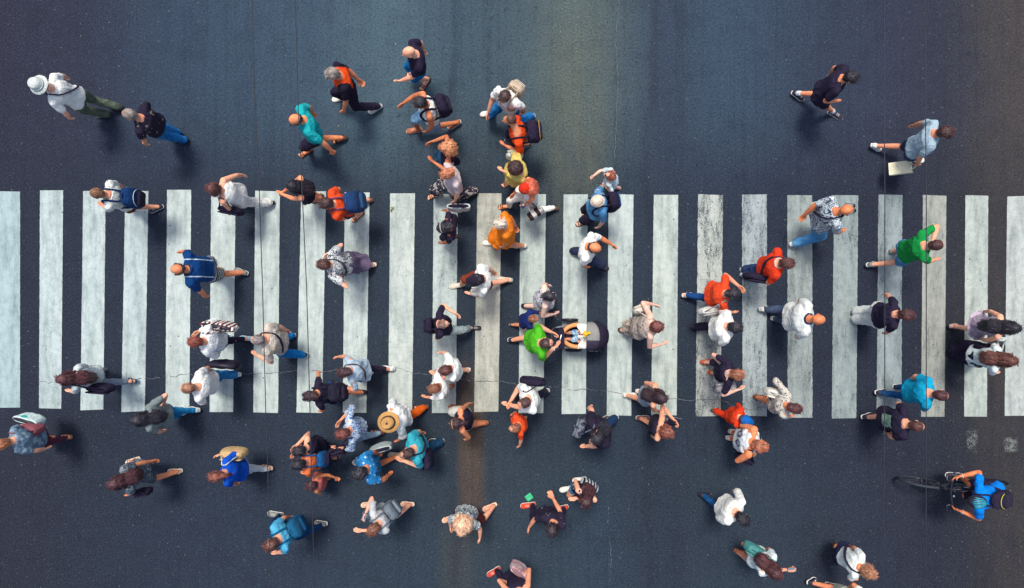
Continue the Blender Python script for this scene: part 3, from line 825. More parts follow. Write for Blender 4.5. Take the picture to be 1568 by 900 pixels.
def hangbag(label, B, px, z, size, mat, anchor=None, yaw=None, kind='shoulder', mat2=None, strap=None, cat='bag', group='backpacks and bags carried by pedestrians', tilt=0.0):
    """a bag whose middle the photo shows at px, hung from a shoulder, hand or elbow by its straps"""
    W_, D_, H_ = size; w = at(px[0], px[1], z); rz = B.rz if yaw is None else radians(yaw)
    cz = np.array([0, 0, H_ / 2.0]); ti = radians(tilt); R = np.array([[cos(rz), -sin(rz), 0], [sin(rz), cos(rz), 0], [0, 0, 1.0]]) @ np.array([[cos(ti), 0, sin(ti)], [0, 1, 0], [-sin(ti), 0, cos(ti)]])
    o0 = w - R @ cz; toL = lambda q: R.T @ (q - o0)
    m = MB(); strap = strap or mat2 or mat
    if kind == 'paper':
        m.slab(cz, X3, Y3, Z3, W_ / 2, D_ / 2, H_ / 2); nm = 'paper_bag'
        o = obj(nm, m, mat, loc=tuple(o0), rz=rz, shade=False); 
        i = MB(); i.slab(cz + Z3 * (H_ / 2 - .001), X3, Y3, Z3, W_ / 2 - .012, D_ / 2 - .012, .004); obj('opening', i, DARK, o, shade=False)
    elif kind == 'tote':
        secs = []
        for t, kk, dd in ((-1, .80, .9), (-.9, .92, 1.0), (-.3, 1, 1.0), (.4, 1.03, .8), (.9, 1.06, .6), (1, 1.05, .5)): secs.append((cz + Z3 * H_ / 2 * t, X3, Y3, W_ / 2 * kk, D_ / 2 * dd))
        m.loft(secs, 26, 3.2); o = obj('tote_bag', m, mat, voxel=.010, smooth=2, finish=fold(.009, 10, random.uniform(0, 30)), loc=tuple(o0), rz=rz)
        i = MB(); i.loft([(cz + Z3 * (H_ / 2 + .0), X3, Y3, W_ * .46, D_ * .19), (cz + Z3 * (H_ / 2 + .012), X3, Y3, W_ * .46, D_ * .19)], 20, 3); obj('opening', i, mat2 or DARK, o)
    else:
        secs = []
        for t, kk, dd in ((-1, .84, .8), (-.9, .96, 1.0), (-.3, 1, 1.05), (.3, .95, .95), (.75, .86, .75), (1, .72, .45)): secs.append((cz + Z3 * H_ / 2 * t, X3, Y3, W_ / 2 * kk, D_ / 2 * dd))
        m.loft(secs, 26, 3.0); o = obj('shoulder_bag' if kind == 'shoulder' else 'handbag', m, mat, voxel=.010, smooth=2, finish=fold(.005, 13, random.uniform(0, 30)), loc=tuple(o0), rz=rz)
        fl = MB(); fl.box(cz + Z3 * H_ * .22 + Y3 * D_ * .47, X3, Y3, Z3, W_ * .42, .014, H_ * .24, 4); obj('flap', fl, mat2 or mat, o)
        cl = MB(); cl.ell(cz + Z3 * H_ * .06 + Y3 * (D_ * .50 + .016), (X3, Y3, Z3), (.014, .008, .010), 8, 6); obj('clasp', cl, plain('metal_clasp', (.6, .58, .5, 1), .3, 1.0), o)
    if anchor:
        if anchor[0] == 'hand': A = B.W(B.hand[anchor[1]])
        elif anchor[0] == 'elbow': A = B.W(B.el[anchor[1]])
        else: A = B.W(B.cen(.845) + B.ay * anchor[1] * .12 * B.k + B.sp * .03)
        A = toL(A); st = MB()
        ta = cz + Z3 * H_ * .46 + X3 * W_ * .34; tb = cz + Z3 * H_ * .46 - X3 * W_ * .34
        if kind in ('tote', 'paper', 'hand'):
            for yy in (D_ * .25, -D_ * .25):
                top = cz + Z3 * (H_ * .5 + .22) ; top = lerp(top, A, .0); v = A - cz; L = np.linalg.norm(v); ap = cz + unit(v) * min(L, H_ * .5 + .30)
                s2 = MB(); s2.tube([ta * np.array([.7, 1, 1]) + Y3 * yy + cz * 0, lerp(ta, ap, .55) + Y3 * yy * .5, ap + X3 * .02, ap - X3 * .02, lerp(tb, ap, .55) + Y3 * yy * .5, tb * np.array([.7, 1, 1]) + Y3 * yy], .0075, 6)
                obj('handle', s2, strap, o)
        else:
            st.tube([ta, lerp(ta, A, .5) + Z3 * .0, A + X3 * .03 - Z3 * .012, A + Z3 * .004, A - X3 * .03 - Z3 * .012, lerp(tb, A, .5), tb], .0085, 6, False, 1.5); obj('strap', st, strap, o)
    o.rotation_euler = (0, ti, rz); tag(o, label, cat, group); return o

def phone(label, B, s, group=None):
    w = B.W(B.hand[s]); e = B.W(B.el[s]); wr = B.W(B.wr[s]); d = unit(w - e)
    t = unit(np.cross(d, Z3)); n = np.cross(t, d); c = w + n * .022
    o = empty('mobile_phone', tuple(c)); m = MB(); z0 = np.zeros(3)
    m.slab(z0, d, t, n, .074, .036, .0045, .002); obj('case', m, plain('phone_case', (.03, .03, .045, 1), .35), o, shade=False)
    sc = MB(); sc.slab(n * .0052, d, t, n, .066, .032, .0008, .0003); obj('screen', sc, plain('phone_glass', (.16, .20, .25, 1), .08), o, shade=False)
    tag(o, label, 'phone', group); return o
# ------------------------------------------------------------------ who crosses
WHITE = F(250, 249, 240); CREAM = F(232, 226, 208); BLK = F(*BLACK); NAVY = F(38, 52, 92); JEAN = F(22, 100, 165, 'denim', (75, 155, 210)); DJEAN = F(44, 60, 98, 'denim', (70, 92, 128)); LJEAN = F(120, 165, 200, 'denim', (165, 200, 222))
ORANGE = F(238, 78, 34); RED = F(222, 62, 34); GREY = F(120, 128, 138); KHAKI = F(92, 104, 88, 'denim', (120, 128, 104)); BROWN = F(110, 58, 42)
WSH = ('sneaker', (226, 222, 210)); BSH = ('sneaker', (42, 38, 52)); BRSH = ('sneaker', (150, 84, 50)); GSH = ('sneaker', (120, 122, 118)); SAND = ('sandal', (60, 42, 40)); TSAND = ('sandal', (150, 92, 60)); WSAND = ('sandal', (206, 196, 180))
DKH = (48, 30, 32); BRH = (100, 58, 42); BLH = (186, 140, 96); RDH = (138, 58, 34); GYH = (150, 136, 124); BKH = (34, 28, 40)
tee = lambda m, **k: ('tee', m, k)

# ---- top left
p = person("person in white t-shirt, khaki trousers and pale bucket hat", (60, 130), 176, [(101, 118), (107, 180)], [(177, 163), (158, 176)], h=1.76, top=tee(WHITE, ease=.022), bot=('trousers', KHAKI), hair=('crop', *GYH), shoe=('dark', (70, 70, 66)), hat=('bucket', (205, 212, 206)), acc=[('strap', 1, BLK)])
p = person("person in black shirt with pale patches and bright blue jeans, behind the bucket hat", (198, 175), 168, [(223, 219), (225, 161)], [(277, 214), (268, 203)], h=1.76, fat=1.08, top=tee(F(44, 38, 56, 'patches', (132, 122, 108)), ease=.022), bot=('trousers', JEAN), hair=('crop', *GYH), shoe=('dark', (40, 36, 50)))
p = person("person in turquoise t-shirt, dark shorts and sandals, looking down", (452, 183), 200, [(507, 230)], [(521, 213), (468, 233)], h=1.76, fat=1.12, sk='red', top=tee(F(32, 172, 176), ease=.02, loose=1.1), bot=('shorts', BLK), hair=('thin', *DKH), shoe=SAND, acc=[('glasses',)])
p = person("person in black trousers and black top with orange back panel", (508, 114), 198, [(549, 122), (527, 167)], [(575, 166), (520, 150)], h=1.76, sk='tan', top=tee(F(40, 34, 50, 'panel', (240, 82, 34)), ease=.018), bot=('trousers', BLK), hair=('short', *GYH), shoe=WSH)
p = person("person in black t-shirt, bright blue shorts and dark sandals, topmost in the photo", (626, 80), 196, [(648, 76), (615, 123)], [(651, 127, 235), (634, 112)], h=1.76, top=tee(BLK, ease=.02), bot=('shorts', F(22, 112, 170)), hair=None, shoe=('sandal', (40, 34, 44)))
p = person("person in white tank top and pale blue shorts stretching one arm ahead", (642, 158), 196, [(619, 157), (655, 200)], [(634, 199), (697, 190)], h=1.74, sk='tan', top=('sleeveless', WHITE), bot=('shorts', LJEAN), hair=('short', *BKH), shoe=('canvas', (168, 92, 56)))
backpack("big black backpack worn over a white tank top", p, BLK, size=(.33, .18, .44))
p = person("person in white t-shirt and jeans striding under a beige backpack", (772, 149), 232, [(748, 170)], [(747, 173, 190), (809, 180, 200)], h=1.7, top=tee(WHITE), bot=('trousers', JEAN), hair=('short', 70, 44, 40), shoe=WSH, acc=[('watch', 1, BLK)])
backpack("beige backpack with pale straps", p, F(196, 176, 152), F(214, 200, 176), size=(.28, .16, .36))
p = person("person in orange t-shirt under the largest black backpack", (780, 183), 186, [(777, 224, 1.0)], [(802, 222), (785, 214)], chest=(792, 202, 1.41), pel=(794, 206, .9), h=1.72, sk='tan', top=tee(ORANGE), bot=('shorts', BLK), hair=('crop', *BRH), shoe=BSH)
backpack("largest black backpack, with a yellow edge, worn over an orange t-shirt", p, BLK, size=(.36, .20, .44), tag_mat=F(220, 160, 50))
p = person("person in black strappy top with both forearms held out, above the pale pink t-shirt", (680, 226), 180, [(664, 216, 1.02), (666, 249, 1.02)], [(672, 246), (690, 240)], chest=(686, 235, 1.37), h=1.66, fem=True, sk='tan', top=('tank', BLK), bot=('skirt', F(40, 80, 110), .36), hair=('mane', 214, 128, 66, .95), shoe=SAND)
hangbag("black shoulder bag just above the pale pink t-shirt", p, (690, 246), .95, (.30, .12, .24), BLK, ('shoulder', -1))
p = person("person in pale pink t-shirt and black patterned trousers carrying a tote", (683, 267), 205, [(697, 306)], [(723, 294), (665, 299)], h=1.66, fem=True, fat=1.18, top=tee(F(214, 196, 194), ease=.024), bot=('trousers', F(44, 40, 54, 'floral', (190, 186, 180), 1.0, (90, 84, 96)), 1.2), hair=('bun', 196, 110, 60), shoe=SAND)
hangbag("white and black tote hanging below the pale pink t-shirt", p, (703, 317), .62, (.36, .14, .30), F(206, 216, 214), ('hand', 1), yaw=0, kind='tote', mat2=BLK, cat='tote bag')
p = person("person in ruffled yellow blouse", (787, 258), 196, [(772, 262), (785, 240)], [(790, 268), (779, 280)], h=1.66, fem=True, top=('three', F(226, 200, 110), dict(ease=.03, amp=.018, loose=1.35)), bot=('skirt', F(226, 200, 110), .45, 1.2), hair=('curly', 62, 26, 26, 1.05), shoe=SAND)
hangbag("small pale handbag above the yellow blouse", p, (788, 238), 1.0, (.28, .12, .18), F(205, 208, 196), ('shoulder', -1), yaw=0, kind='hand', cat='handbag')
p = person("person in red cap, white top and white trousers, striding", (805, 288), 192, [(788, 295), (803, 314)], [(774, 316, 185, 0), (846, 319, 178)], h=1.64, fem=True, sk='red', top=('sleeveless', WHITE), bot=('trousers', WHITE, .9), hair=('mane', 226, 92, 40, 1.05), shoe=('sandal', (70, 56, 48)), hat=('cap', (212, 52, 30), (236, 228, 216)))
hangbag("white shoulder bag with dark stripes held by the red cap wearer", p, (820, 327), .85, (.30, .13, .24), F(226, 220, 208, 'xstripe', (66, 52, 56), 2.2), ('elbow', 1), yaw=35)
m = MB(); c0 = p.W(p.hand[1]) + np.array([0, 0, .02]); m.loft([(np.array([0, 0, z]), X3, Y3, r, r) for z, r in ((-.09, .03), (-.085, .034), (.04, .034), (.07, .022), (.08, .015), (.10, .015), (.105, .013))], 16)
o = obj('water_bottle', m, plain('blue_bottle', (.03, .12, .42, 1), .25), loc=tuple(c0)); tag(o, 'blue drinking bottle in the hand of the red cap woman', 'bottle'); m = MB(); m.loft([(np.array([0, 0, z]), X3, Y3, .018, .018) for z in (.10, .128)], 14); obj('cap', m, plain('pale_rubber', (.74, .73, .68, 1), .6), o)

# ---- upper edge of the crossing
p = person("person in white speckled t-shirt and brown shorts under a blue and black backpack", (148, 296), 178, [(188, 287), (158, 315)], [(238, 319, 200), (190, 312)], h=1.7, top=tee(F(226, 228, 220, 'leopard', (160, 160, 158), .8, (215, 215, 210))), bot=('shorts', BROWN), hair=('crop', 140, 92, 58), shoe=BSH)
backpack("blue and black backpack over a white speckled t-shirt", p, F(22, 54, 98), BLK, size=(.32, .20, .48), strap=F(20, 48, 90), tag_mat=F(220, 224, 224))
phone("dark phone held by the wearer of the blue and black backpack", p, -1)
p = person("person in white sleeveless top and white trousers, one arm swung back", (325, 289), 178, [(371, 268), (350, 320)], [(410, 311), (372, 305)], h=1.68, fem=True, fat=1.12, top=('sleeveless', WHITE, dict(ease=.026, hem=.47)), bot=('trousers', F(236, 236, 228), 1.15), hair=('bob', 96, 46, 40), shoe=('sandal', (40, 30, 34)))
hangbag("flat black bag under the arm of the all white outfit", p, (353, 322), .95, (.40, .12, .24), BLK, ('shoulder', 1), yaw=170)
p = person("person in sleeveless black dress with arms bent ahead, left of the navy backpack", (447, 285), 182, [(434, 298), (436, 292)], [(487, 306), (484, 299)], h=1.66, fem=True, sk='tan', top=('sleeveless', BLK), bot=('dress', BLK, .36), hair=('long', *BKH, 1.1), shoe=('sandal', (60, 48, 48)))
p = person("person in orange t-shirt and dark camouflage shorts under a navy backpack", (498, 312), 190, [(526, 335)], [(560, 307, 185), (548, 331, 220)], h=1.72, top=tee(F(240, 82, 40), ease=.022), bot=('shorts', F(52, 54, 70, 'camo', (36, 34, 46))), hair=('short', 72, 40, 38), shoe=('sandal', (90, 62, 54)))
backpack("crumpled navy backpack worn over an orange t-shirt", p, F(34, 62, 104), F(46, 76, 112), size=(.34, .22, .42), strap=F(98, 78, 108))
p = person("person in black and white blouse and long grey skirt", (494, 405), 180, [(506, 386, 1.05), (524, 428, 1.05)], [(566, 406), (540, 398)], h=1.68, fem=True, top=('puff', F(226, 228, 224, 'zebra', (84, 90, 100)), dict(ease=.02)), bot=('skirt', F(112, 98, 124), .15, 1.2, 7), hair=('short', 92, 50, 42), shoe=WSAND, acc=[('strap', -1, F(84, 80, 92))])
p = person("person in navy polo shirt with pale piping and black striped shorts", (272, 412), 182, [(279, 385), (314, 452)], [(369, 416, 165), (330, 412)], pel=(319, 412, .91), h=1.78, fat=1.22, sk='tan', top=('polo', F(18, 62, 118, 'yoke', (196, 214, 226)), dict(ease=.016, hem=.55, collar=F(26, 58, 100))), bot=('bermuda', F(48, 46, 60, 'hstripe', (196, 200, 200), 1.2)), hair=('thin', 66, 40, 36), shoe=GSH)
p = person("toddler in pale blue led by the hand of the denim jacket wearer", (933, 268), 168, [(909, 269, .85), (929, 287, .72)], [(944, 287), (930, 282)], h=1.08, sk='pale', top=('tee', F(198, 216, 224), dict(ease=.018)), bot=('dress', F(206, 220, 226), .42, 1.15), hair=('curly', 166, 78, 44, .86), shoe=('sandal', (190, 150, 140)), tilt=-.5, acc=[('glasses',)])
p = person("person in blue denim jacket and cream cap holding a toddler's hand", (914, 308), 192, [(923, 284, .72), (918, 346)], [(893, 341, 195), (903, 325)], h=1.66, fem=True, fat=1.12, sk='pale', top=('tee', F(72, 132, 180, 'denim', (112, 168, 204)), dict(ease=.03, sleeve=.9)), bot=('trousers', BLK), hair=('crop', 210, 180, 140), shoe=('sandal', (60, 40, 42)), hat=('beanie', (238, 214, 192)))
backpack("black backpack with blue details on the denim jacket", p, BLK, F(44, 46, 66), size=(.30, .18, .44), tag_mat=F(30, 110, 190))
p = person("person in white t-shirt and navy trousers below the denim jacket, arm swung out", (911, 379), -15, [(935, 373), (897, 408)], [(884, 385), (921, 408, -20)], h=1.74, sk='red', top=tee(WHITE, ease=.024), bot=('trousers', F(46, 56, 84)), hair=('thin', 60, 36, 34), shoe=('dark', (42, 40, 54)))
p = person("person in black t-shirt and pale headband, left of the orange dress", (679, 348), 186, [(683, 322), (678, 372)], [(690, 363), (681, 352)], h=1.62, fem=True, sk='deep', top=tee(BLK), bot=('capri', BLK), hair=('bun', *BKH), shoe=('sandal', (86, 58, 48)), acc=[('headband', F(200, 200, 200))])
hangbag("black shoulder bag behind the pale headband wearer", p, (692, 341), 1.0, (.30, .15, .26), BLK, ('shoulder', -1), yaw=80)
p = person("adult in light orange dress and white shoes taking a step", (765, 343), 184, [(789, 347), (771, 377)], [(797, 376, 178), (750, 372)], h=1.64, fem=True, fat=1.2, top=tee(F(242, 132, 36), ease=.03), bot=('dress', F(242, 132, 36), .34, 1.1), hair=('short', 226, 206, 184), shoe=WSH, acc=[('watch', -1, F(120, 50, 40))])

# ---- right upper road
p = person("person in black t-shirt, black shorts and white socks, alone at the top right", (1305, 119), -22, [(1277, 155, 1.0)], [(1221, 146, -25, .35), (1280, 175, -28)], pel=(1257, 139, .90), h=1.78, sk='tan', top=tee(BLK, ease=.02), bot=('shorts', BLK), hair=('short', *BKH), shoe=('sock', (44, 40, 52)))
p = person("person in pale grey t-shirt and dark shorts carrying a paper bag", (1449, 203), -12, [(1401, 191), (1405, 250)], [(1339, 225, -15, .6), (1404, 244, -5)], pel=(1399, 226, .90), h=1.78, top=tee(F(166, 188, 200), ease=.02), bot=('shorts', F(60, 72, 94)), hair=('short', 76, 40, 40), shoe=WSH, acc=[('glasses',)])
phone("phone in the hand of the pale grey t-shirt wearer", p, 1)
hangbag("beige paper carrier bag", p, (1379, 257), .46, (.13, .20, .34), F(240, 232, 198), ('hand', -1), yaw=4, tilt=58, kind='paper', cat='paper bag')
p = person("person in black and white leaf print shirt and light jeans", (1296, 321), 10, [(1233, 328), (1288, 354)], [(1214, 373, 15, .7), (1262, 345)], h=1.78, fat=1.15, sk='red', top=tee(F(206, 216, 220, 'zebra', (66, 82, 98)), ease=.024), bot=('trousers', F(70, 140, 192, 'denim', (124, 180, 216)), 1.1), hair=None, shoe=WSH, acc=[('strap', -1, BLK), ('headglasses',)])
hangbag("small white plastic bag behind the leaf print shirt", p, (1253, 313), .95, (.20, .10, .26), F(236, 234, 222), ('hand', 1), kind='tote', mat2=WHITE)
p = person("person in bright green t-shirt and denim shorts", (1434, 375), 4, [(1427, 367, 1.45), (1431, 398)], [(1333, 405, 5, .55), (1373, 383, 10)], h=1.76, top=tee(F(26, 142, 66), ease=.018), bot=('shorts', F(66, 128, 178, 'denim', (120, 170, 206))), hair=('crop', 80, 42, 40), shoe=GSH)
p = person("person in red t-shirt with pale collar and black side bag", (1206, 403), -4, [(1187, 384), (1176, 434)], [(1146, 412), (1146, 422)], h=1.72, fat=1.05, top=tee(RED, ease=.024, collar=F(226, 186, 170)), bot=('trousers', DJEAN), hair=('short', 96, 48, 40), shoe=('sneaker', (180, 188, 186)), acc=[('strap', 1, BLK)])
hangbag("black messenger bag at the hip of the red t-shirt", p, (1161, 425), .95, (.44, .14, .30), BLK, None, yaw=170, kind='shoulder')

# ---- middle right
p = person("person in orange red t-shirt and dark blue jeans with a white bag", (1123, 450), -4, [(1130, 437, 1.15), (1121, 478)], [(1051, 452, 0, .6), (1090, 446)], h=1.68, fem=True, fat=1.15, top=tee(F(240, 78, 42), ease=.024), bot=('trousers', F(26, 62, 116, 'denim', (38, 82, 140)), .95), hair=('bun', *BKH), shoe=WSAND)
hangbag("white bag with white strap beside the orange red t-shirt", p, (1087, 475), .95, (.34, .12, .26), F(228, 226, 216), ('shoulder', -1), yaw=190, mat2=F(160, 160, 160))
p = person("person in plain white t-shirt and black trousers beside the orange red t-shirt", (1127, 501), -4, [(1105, 526), (1100, 478)], [(1066, 500, 0, .5), (1095, 508)], h=1.72, fat=1.15, top=tee(WHITE, ease=.028), bot=('trousers', BLK), hair=('short', *BKH), shoe=('dark', (40, 36, 50)))
p = person("person in white polo shirt with navy collar and chest line", (1253, 489), -4, [(1226, 463), (1223, 513)], [(1169, 473, 0, .6), (1193, 489)], h=1.78, fat=1.28, sk='red', top=('polo', F(228, 232, 226, 'band', (70, 120, 110)), dict(ease=.028, collar=F(34, 50, 88))), bot=('trousers', F(66, 80, 108, 'denim', (92, 106, 130)), .92), hair=None, shoe=WSH)
p = person('person in black t-shirt and wide white trousers', (1389, 482), -2, [(1358, 451), (1356, 510)], [(1316, 476), (1316, 489)], h=1.74, fat=1.12, fem=True, top=tee(BLK, ease=.026, hem=.52, topz=.835), bot=('trousers', F(214, 218, 214), 1.25), hair=('short', 84, 38, 36), shoe=BSH)
p = person("person in lilac ruffled dress at the right edge", (1552, 502), -6, [(1512, 476), (1505, 520)], [(1457, 499, 0, .7), (1500, 498)], h=1.68, fem=True, top=('sleeveless', F(160, 142, 160, 'camo', (192, 176, 188))), bot=('dress', F(160, 142, 160), .46, 1.35, 11), hair=('long', *BKH, 1.1), shoe=('sandal', (150, 140, 140)))
p = person("person in white t-shirt and long black skirt at the right edge", (1547, 552), -6, [(1523, 571), (1520, 530)], [(1472, 541), (1500, 535)], h=1.68, fem=True, top=tee(F(226, 236, 232), ease=.018), bot=('skirt', BLK, .08, 1.45, 8), hair=('long', 110, 56, 44, .25), shoe=('dark', (40, 36, 50)))
hangbag("small white purse between the lilac dress and the long black skirt", p, (1529, 520), 1.0, (.20, .07, .14), F(200, 210, 206), ('shoulder', 1), cat='purse')
hangbag('black shoulder bag over the long black skirt', p, (1514, 533), .98, (.36, .13, .28), F(36, 32, 46), ('shoulder', 1))
p = person("person in cyan t-shirt and blue jeans, above the green printed t-shirt", (1441, 605), -6, [(1396, 580), (1415, 628)], [(1347, 600, 0, .5), (1381, 592)], h=1.76, top=tee(F(20, 162, 200), ease=.022), bot=('trousers', F(24, 76, 130, 'denim', (48, 112, 170)), .95), hair=('crop', 84, 36, 40), shoe=BSH)
p = person("person in black t-shirt with a green print on its back", (1404, 652), -2, [(1375, 617), (1360, 664)], [(1326, 637, 5, .5), (1360, 645)], h=1.76, fat=1.1, top=tee(BLK, ease=.022), bot=('shorts', BLK), hair=('crop', 92, 48, 42), shoe=BSH, acc=[('watch', -1, BLK), ('print', F(140, 170, 146, 'camo', (176, 200, 176), 1, (92, 120, 104)), .60, .76, .10)])
p = person("person in long leopard print dress", (1008, 500), 0, [(1000, 466, .98), (1012, 527, 1.0)], [(958, 506), (966, 497)], h=1.66, fem=True, fat=1.2, sk='pale', top=('tank', F(186, 172, 160, 'leopard', (84, 68, 66), .7, (150, 126, 112)), dict(ease=.02)), bot=('dress', F(186, 172, 160, 'leopard', (84, 68, 66), .7, (150, 126, 112)), .16, 1.1, 7), hair=('curly', 108, 46, 36, .82), shoe=SAND)
hangbag("cream bag under the arm of the leopard print dress", p, (982, 473), 1.0, (.28, .13, .24), F(216, 206, 192), ('shoulder', 1), yaw=20)

# ---- pushchair family
p = person("person in grey print dress above the lime green t-shirt", (843, 453), 2, [(838, 436), (846, 481, .95)], [(809, 468, 0), (842, 462)], h=1.66, fem=True, sk='pale', top=('tank', F(206, 204, 206, 'leopard', (60, 60, 74), .9, (160, 150, 160))), bot=('dress', F(206, 204, 206, 'leopard', (60, 60, 74), .9, (160, 150, 160)), .38), hair=('bun', *BKH), shoe=('dark', (36, 32, 44)))
p = person("small child in navy t-shirt holding a hand", (817, 488), 4, [(843, 481, .80)], [(787, 497, 0), (806, 492)], h=1.12, top=tee(F(32, 46, 104), ease=.016), bot=('shorts', BLK), hair=('crop', 150, 90, 56), shoe=BSH)
PUSH = person("person in lime green t-shirt pushing the pushchair", (837, 525), 8, [(843, 508, 1.02), (848, 533, 1.02)], [(788, 520, 0), (820, 516)], h=1.76, fat=1.0, top=tee(F(84, 186, 40), ease=.024), bot=('shorts', F(22, 92, 140)), hair=('crop', 74, 46, 40), shoe=BSH, acc=[('watch', -1, F(230, 230, 225))])

# ---- middle left
p = person("person in black t-shirt and grey cropped trousers stepping right", (679, 496), 4, [(696, 479, 1.0), (670, 516)], [(727, 502, 0, 0), (666, 505)], h=1.5, top=tee(BLK, ease=.022), bot=('capri', F(158, 172, 172)), hair=('crop', 132, 92, 76), shoe=BSH)
backpack("small black backpack above grey cropped trousers", p, BLK, size=(.30, .16, .40))
p = person("person in white t-shirt, rust shorts and black visor cap", (730, 428), 188, [(755, 416), (722, 450)], [(774, 428, 175, .2), (700, 437, 190, 0)], h=1.7, top=tee(WHITE, ease=.024), bot=('shorts', F(132, 60, 42)), hair=('short', *BKH), shoe=('sneaker', (206, 194, 176)), hat=('cap', (42, 36, 52)))
hangbag("round white bag at the side of the visor cap wearer", p, (732, 447), 1.05, (.24, .14, .22), F(232, 226, 212), ('shoulder', 1), yaw=0)
p = person("person in white t-shirt and white shorts walking close beside an outstretched hand", (681, 567), 192, [(676, 539), (668, 573)], [(709, 567, 185), (688, 573)], h=1.66, fem=True, top=tee(WHITE, ease=.028), bot=('shorts', WHITE), hair=('short', 92, 38, 32), shoe=WSAND)
p = person("smaller person in white shirt with one hand stretched out ahead", (664, 595), 192, [(655, 608)], [(686, 593), (672, 592)], h=1.5, top=('three', WHITE, dict(ease=.022)), bot=('shorts', F(200, 190, 178)), hair=('short', 154, 86, 50), shoe=TSAND)
p = person("person in white blouse and black leggings with a red striped bag", (298, 523), 178, [(306, 506, 1.15)], [(377, 518, 180, .3), (345, 515)], h=1.68, fem=True, fat=1.1, top=('long', F(236, 240, 238), dict(ease=.03, amp=.012)), bot=('leggings', F(38, 36, 54)), hair=('short', 142, 58, 34), shoe=('sneaker', (150, 190, 210)))
hangbag("red and white striped bag on a white blouse sleeve", p, (338, 499), 1.12, (.50, .16, .34), F(112, 46, 48, 'xstripe', (226, 222, 214), 1.1), ('shoulder', -1), yaw=170, kind='tote', cat='tote bag')
p = person("person in white t-shirt and bright blue jeans carrying a black tote", (287, 594), 178, [(321, 562), (310, 612)], [(360, 573, 180, .4), (330, 578)], h=1.76, fat=1.08, top=tee(F(240, 240, 234), ease=.026), bot=('trousers', JEAN), hair=('crop', 150, 98, 66), shoe=('sneaker', (200, 200, 196)))
hangbag("black tote hanging above bright blue jeans", p, (343, 558), .80, (.44, .15, .32), BLK, ('hand', -1), yaw=175, kind='tote', cat='tote bag')
p = person("person in beige camouflage shirt and blue jeans", (394, 520), 178, [(437, 505), (397, 545, 1.1)], [(464, 542, 175, .5), (440, 515, 190)], h=1.74, fat=1.1, top=tee(F(206, 196, 182, 'camo', (178, 166, 154), 1, (190, 172, 150)), ease=.028), bot=('trousers', F(18, 116, 186, 'denim', (40, 140, 206))), hair=('crop', 138, 126, 124), shoe=BSH, acc=[('strap', -1, BLK)])
p = person("person in pale grey t-shirt and grey leggings at the left stripes", (97, 580), 178, [(133, 566), (108, 599)], [(204, 583, 180, .6), (152, 567, 185)], h=1.68, fem=True, top=tee(F(196, 204, 204), ease=.02), bot=('leggings', F(128, 140, 154), 1.1), hair=('long', 88, 38, 44, 1.2), shoe=('sandal', (30, 60, 84)))
hangbag("black bag at the hip of the grey leggings wearer", p, (153, 594), .95, (.40, .14, .28), BLK, ('shoulder', 1), yaw=175)

# ---- lower left
p = person("person in mottled blue top and burgundy trousers at the left edge", (2, 680), 196, [(40, 650)], [(104, 669, 185, .5), (72, 672)], h=1.68, fem=True, fat=1.05, top=tee(F(110, 136, 156, 'camo', (150, 170, 182), 1, (84, 104, 126)), ease=.022), bot=('trousers', F(88, 44, 60), .88), hair=('short', 186, 108, 60), shoe=TSAND)
hangbag("dusty pink shoulder bag near the left edge", p, (48, 656), 1.0, (.32, .16, .26), F(146, 84, 92), ('shoulder', -1), yaw=170)
hangbag('white and turquoise carrier bag above the dusty pink one', p, (46, 642), .85, (.38, .14, .28), F(206, 226, 222, 'dots', (60, 190, 180), 2.4), ('hand', -1), yaw=165, kind='tote')
p = person("person in grey t-shirt and blue jeans at the lower stripe ends", (210, 643), 184, [(251, 617, 1.0), (249, 660)], [(299, 627, 180, .5), (272, 634)], h=1.68, fem=True, fat=1.1, top=tee(F(118, 130, 130, 'denim', (140, 150, 148)), ease=.026), bot=('trousers', F(24, 124, 180, 'denim', (60, 160, 206)), .9), hair=('long', 38, 32, 46, .9), shoe=('sneaker', (214, 222, 222)))
p = person("person in dark grey floral romper and sandals, bare arm swung back", (175, 741), 198, [(232, 706), (198, 757)], [(202, 706, 200), (267, 722, 185)], h=1.68, fem=True, sk='tan', top=('puff', F(96, 106, 116, 'floral', (60, 66, 80), .7, (150, 156, 160))), bot=('shorts', F(84, 92, 104, 'floral', (60, 66, 80), .7, (170, 172, 166))), hair=('long', 82, 38, 44, .5), shoe=WSAND)
hangbag('small black bag below the grey romper', p, (218, 753), .98, (.28, .11, .20), BLK, ('shoulder', 1), yaw=190)
p = person("person in royal blue t-shirt and pale trousers", (330, 729), 186, [(341, 695, 1.08, -1, -.2, -.3)], [(410, 716, 180, .5), (378, 722)], h=1.68, fem=True, fat=1.05, top=tee(F(18, 82, 190), ease=.024), bot=('trousers', F(196, 204, 208), .95), hair=('pony', 134, 66, 44), shoe=('sandal', (190, 160, 140)))
hangbag("tan bag tucked under the arm of the royal blue t-shirt", p, (357, 694), 1.05, (.40, .16, .30), F(204, 172, 122), ('shoulder', -1), yaw=178, strap=F(206, 214, 216))
p = person("person in orange top under blue backpack straps", (456, 711), 184, [(455, 690, 1.1), (468, 725)], [(508, 700), (488, 708)], h=1.66, fem=True, sk='tan', top=tee(F(236, 120, 70), ease=.016), bot=('capri', BLK), hair=('short', *BKH), shoe=BSH)
backpack("flat blue and black backpack above the coral pink dress", p, F(30, 88, 140), BLK, size=(.26, .13, .40), strap=F(26, 92, 146))
p = person("person in sleeveless black dress beside the blue backpack straps", (457, 690), 182, [(455, 681, 1.1)], [(512, 688), (490, 690)], h=1.62, fem=True, sk='fair', top=('sleeveless', BLK), bot=('dress', BLK, .30, 1.2), hair=('short', *BKH), shoe=BSH)
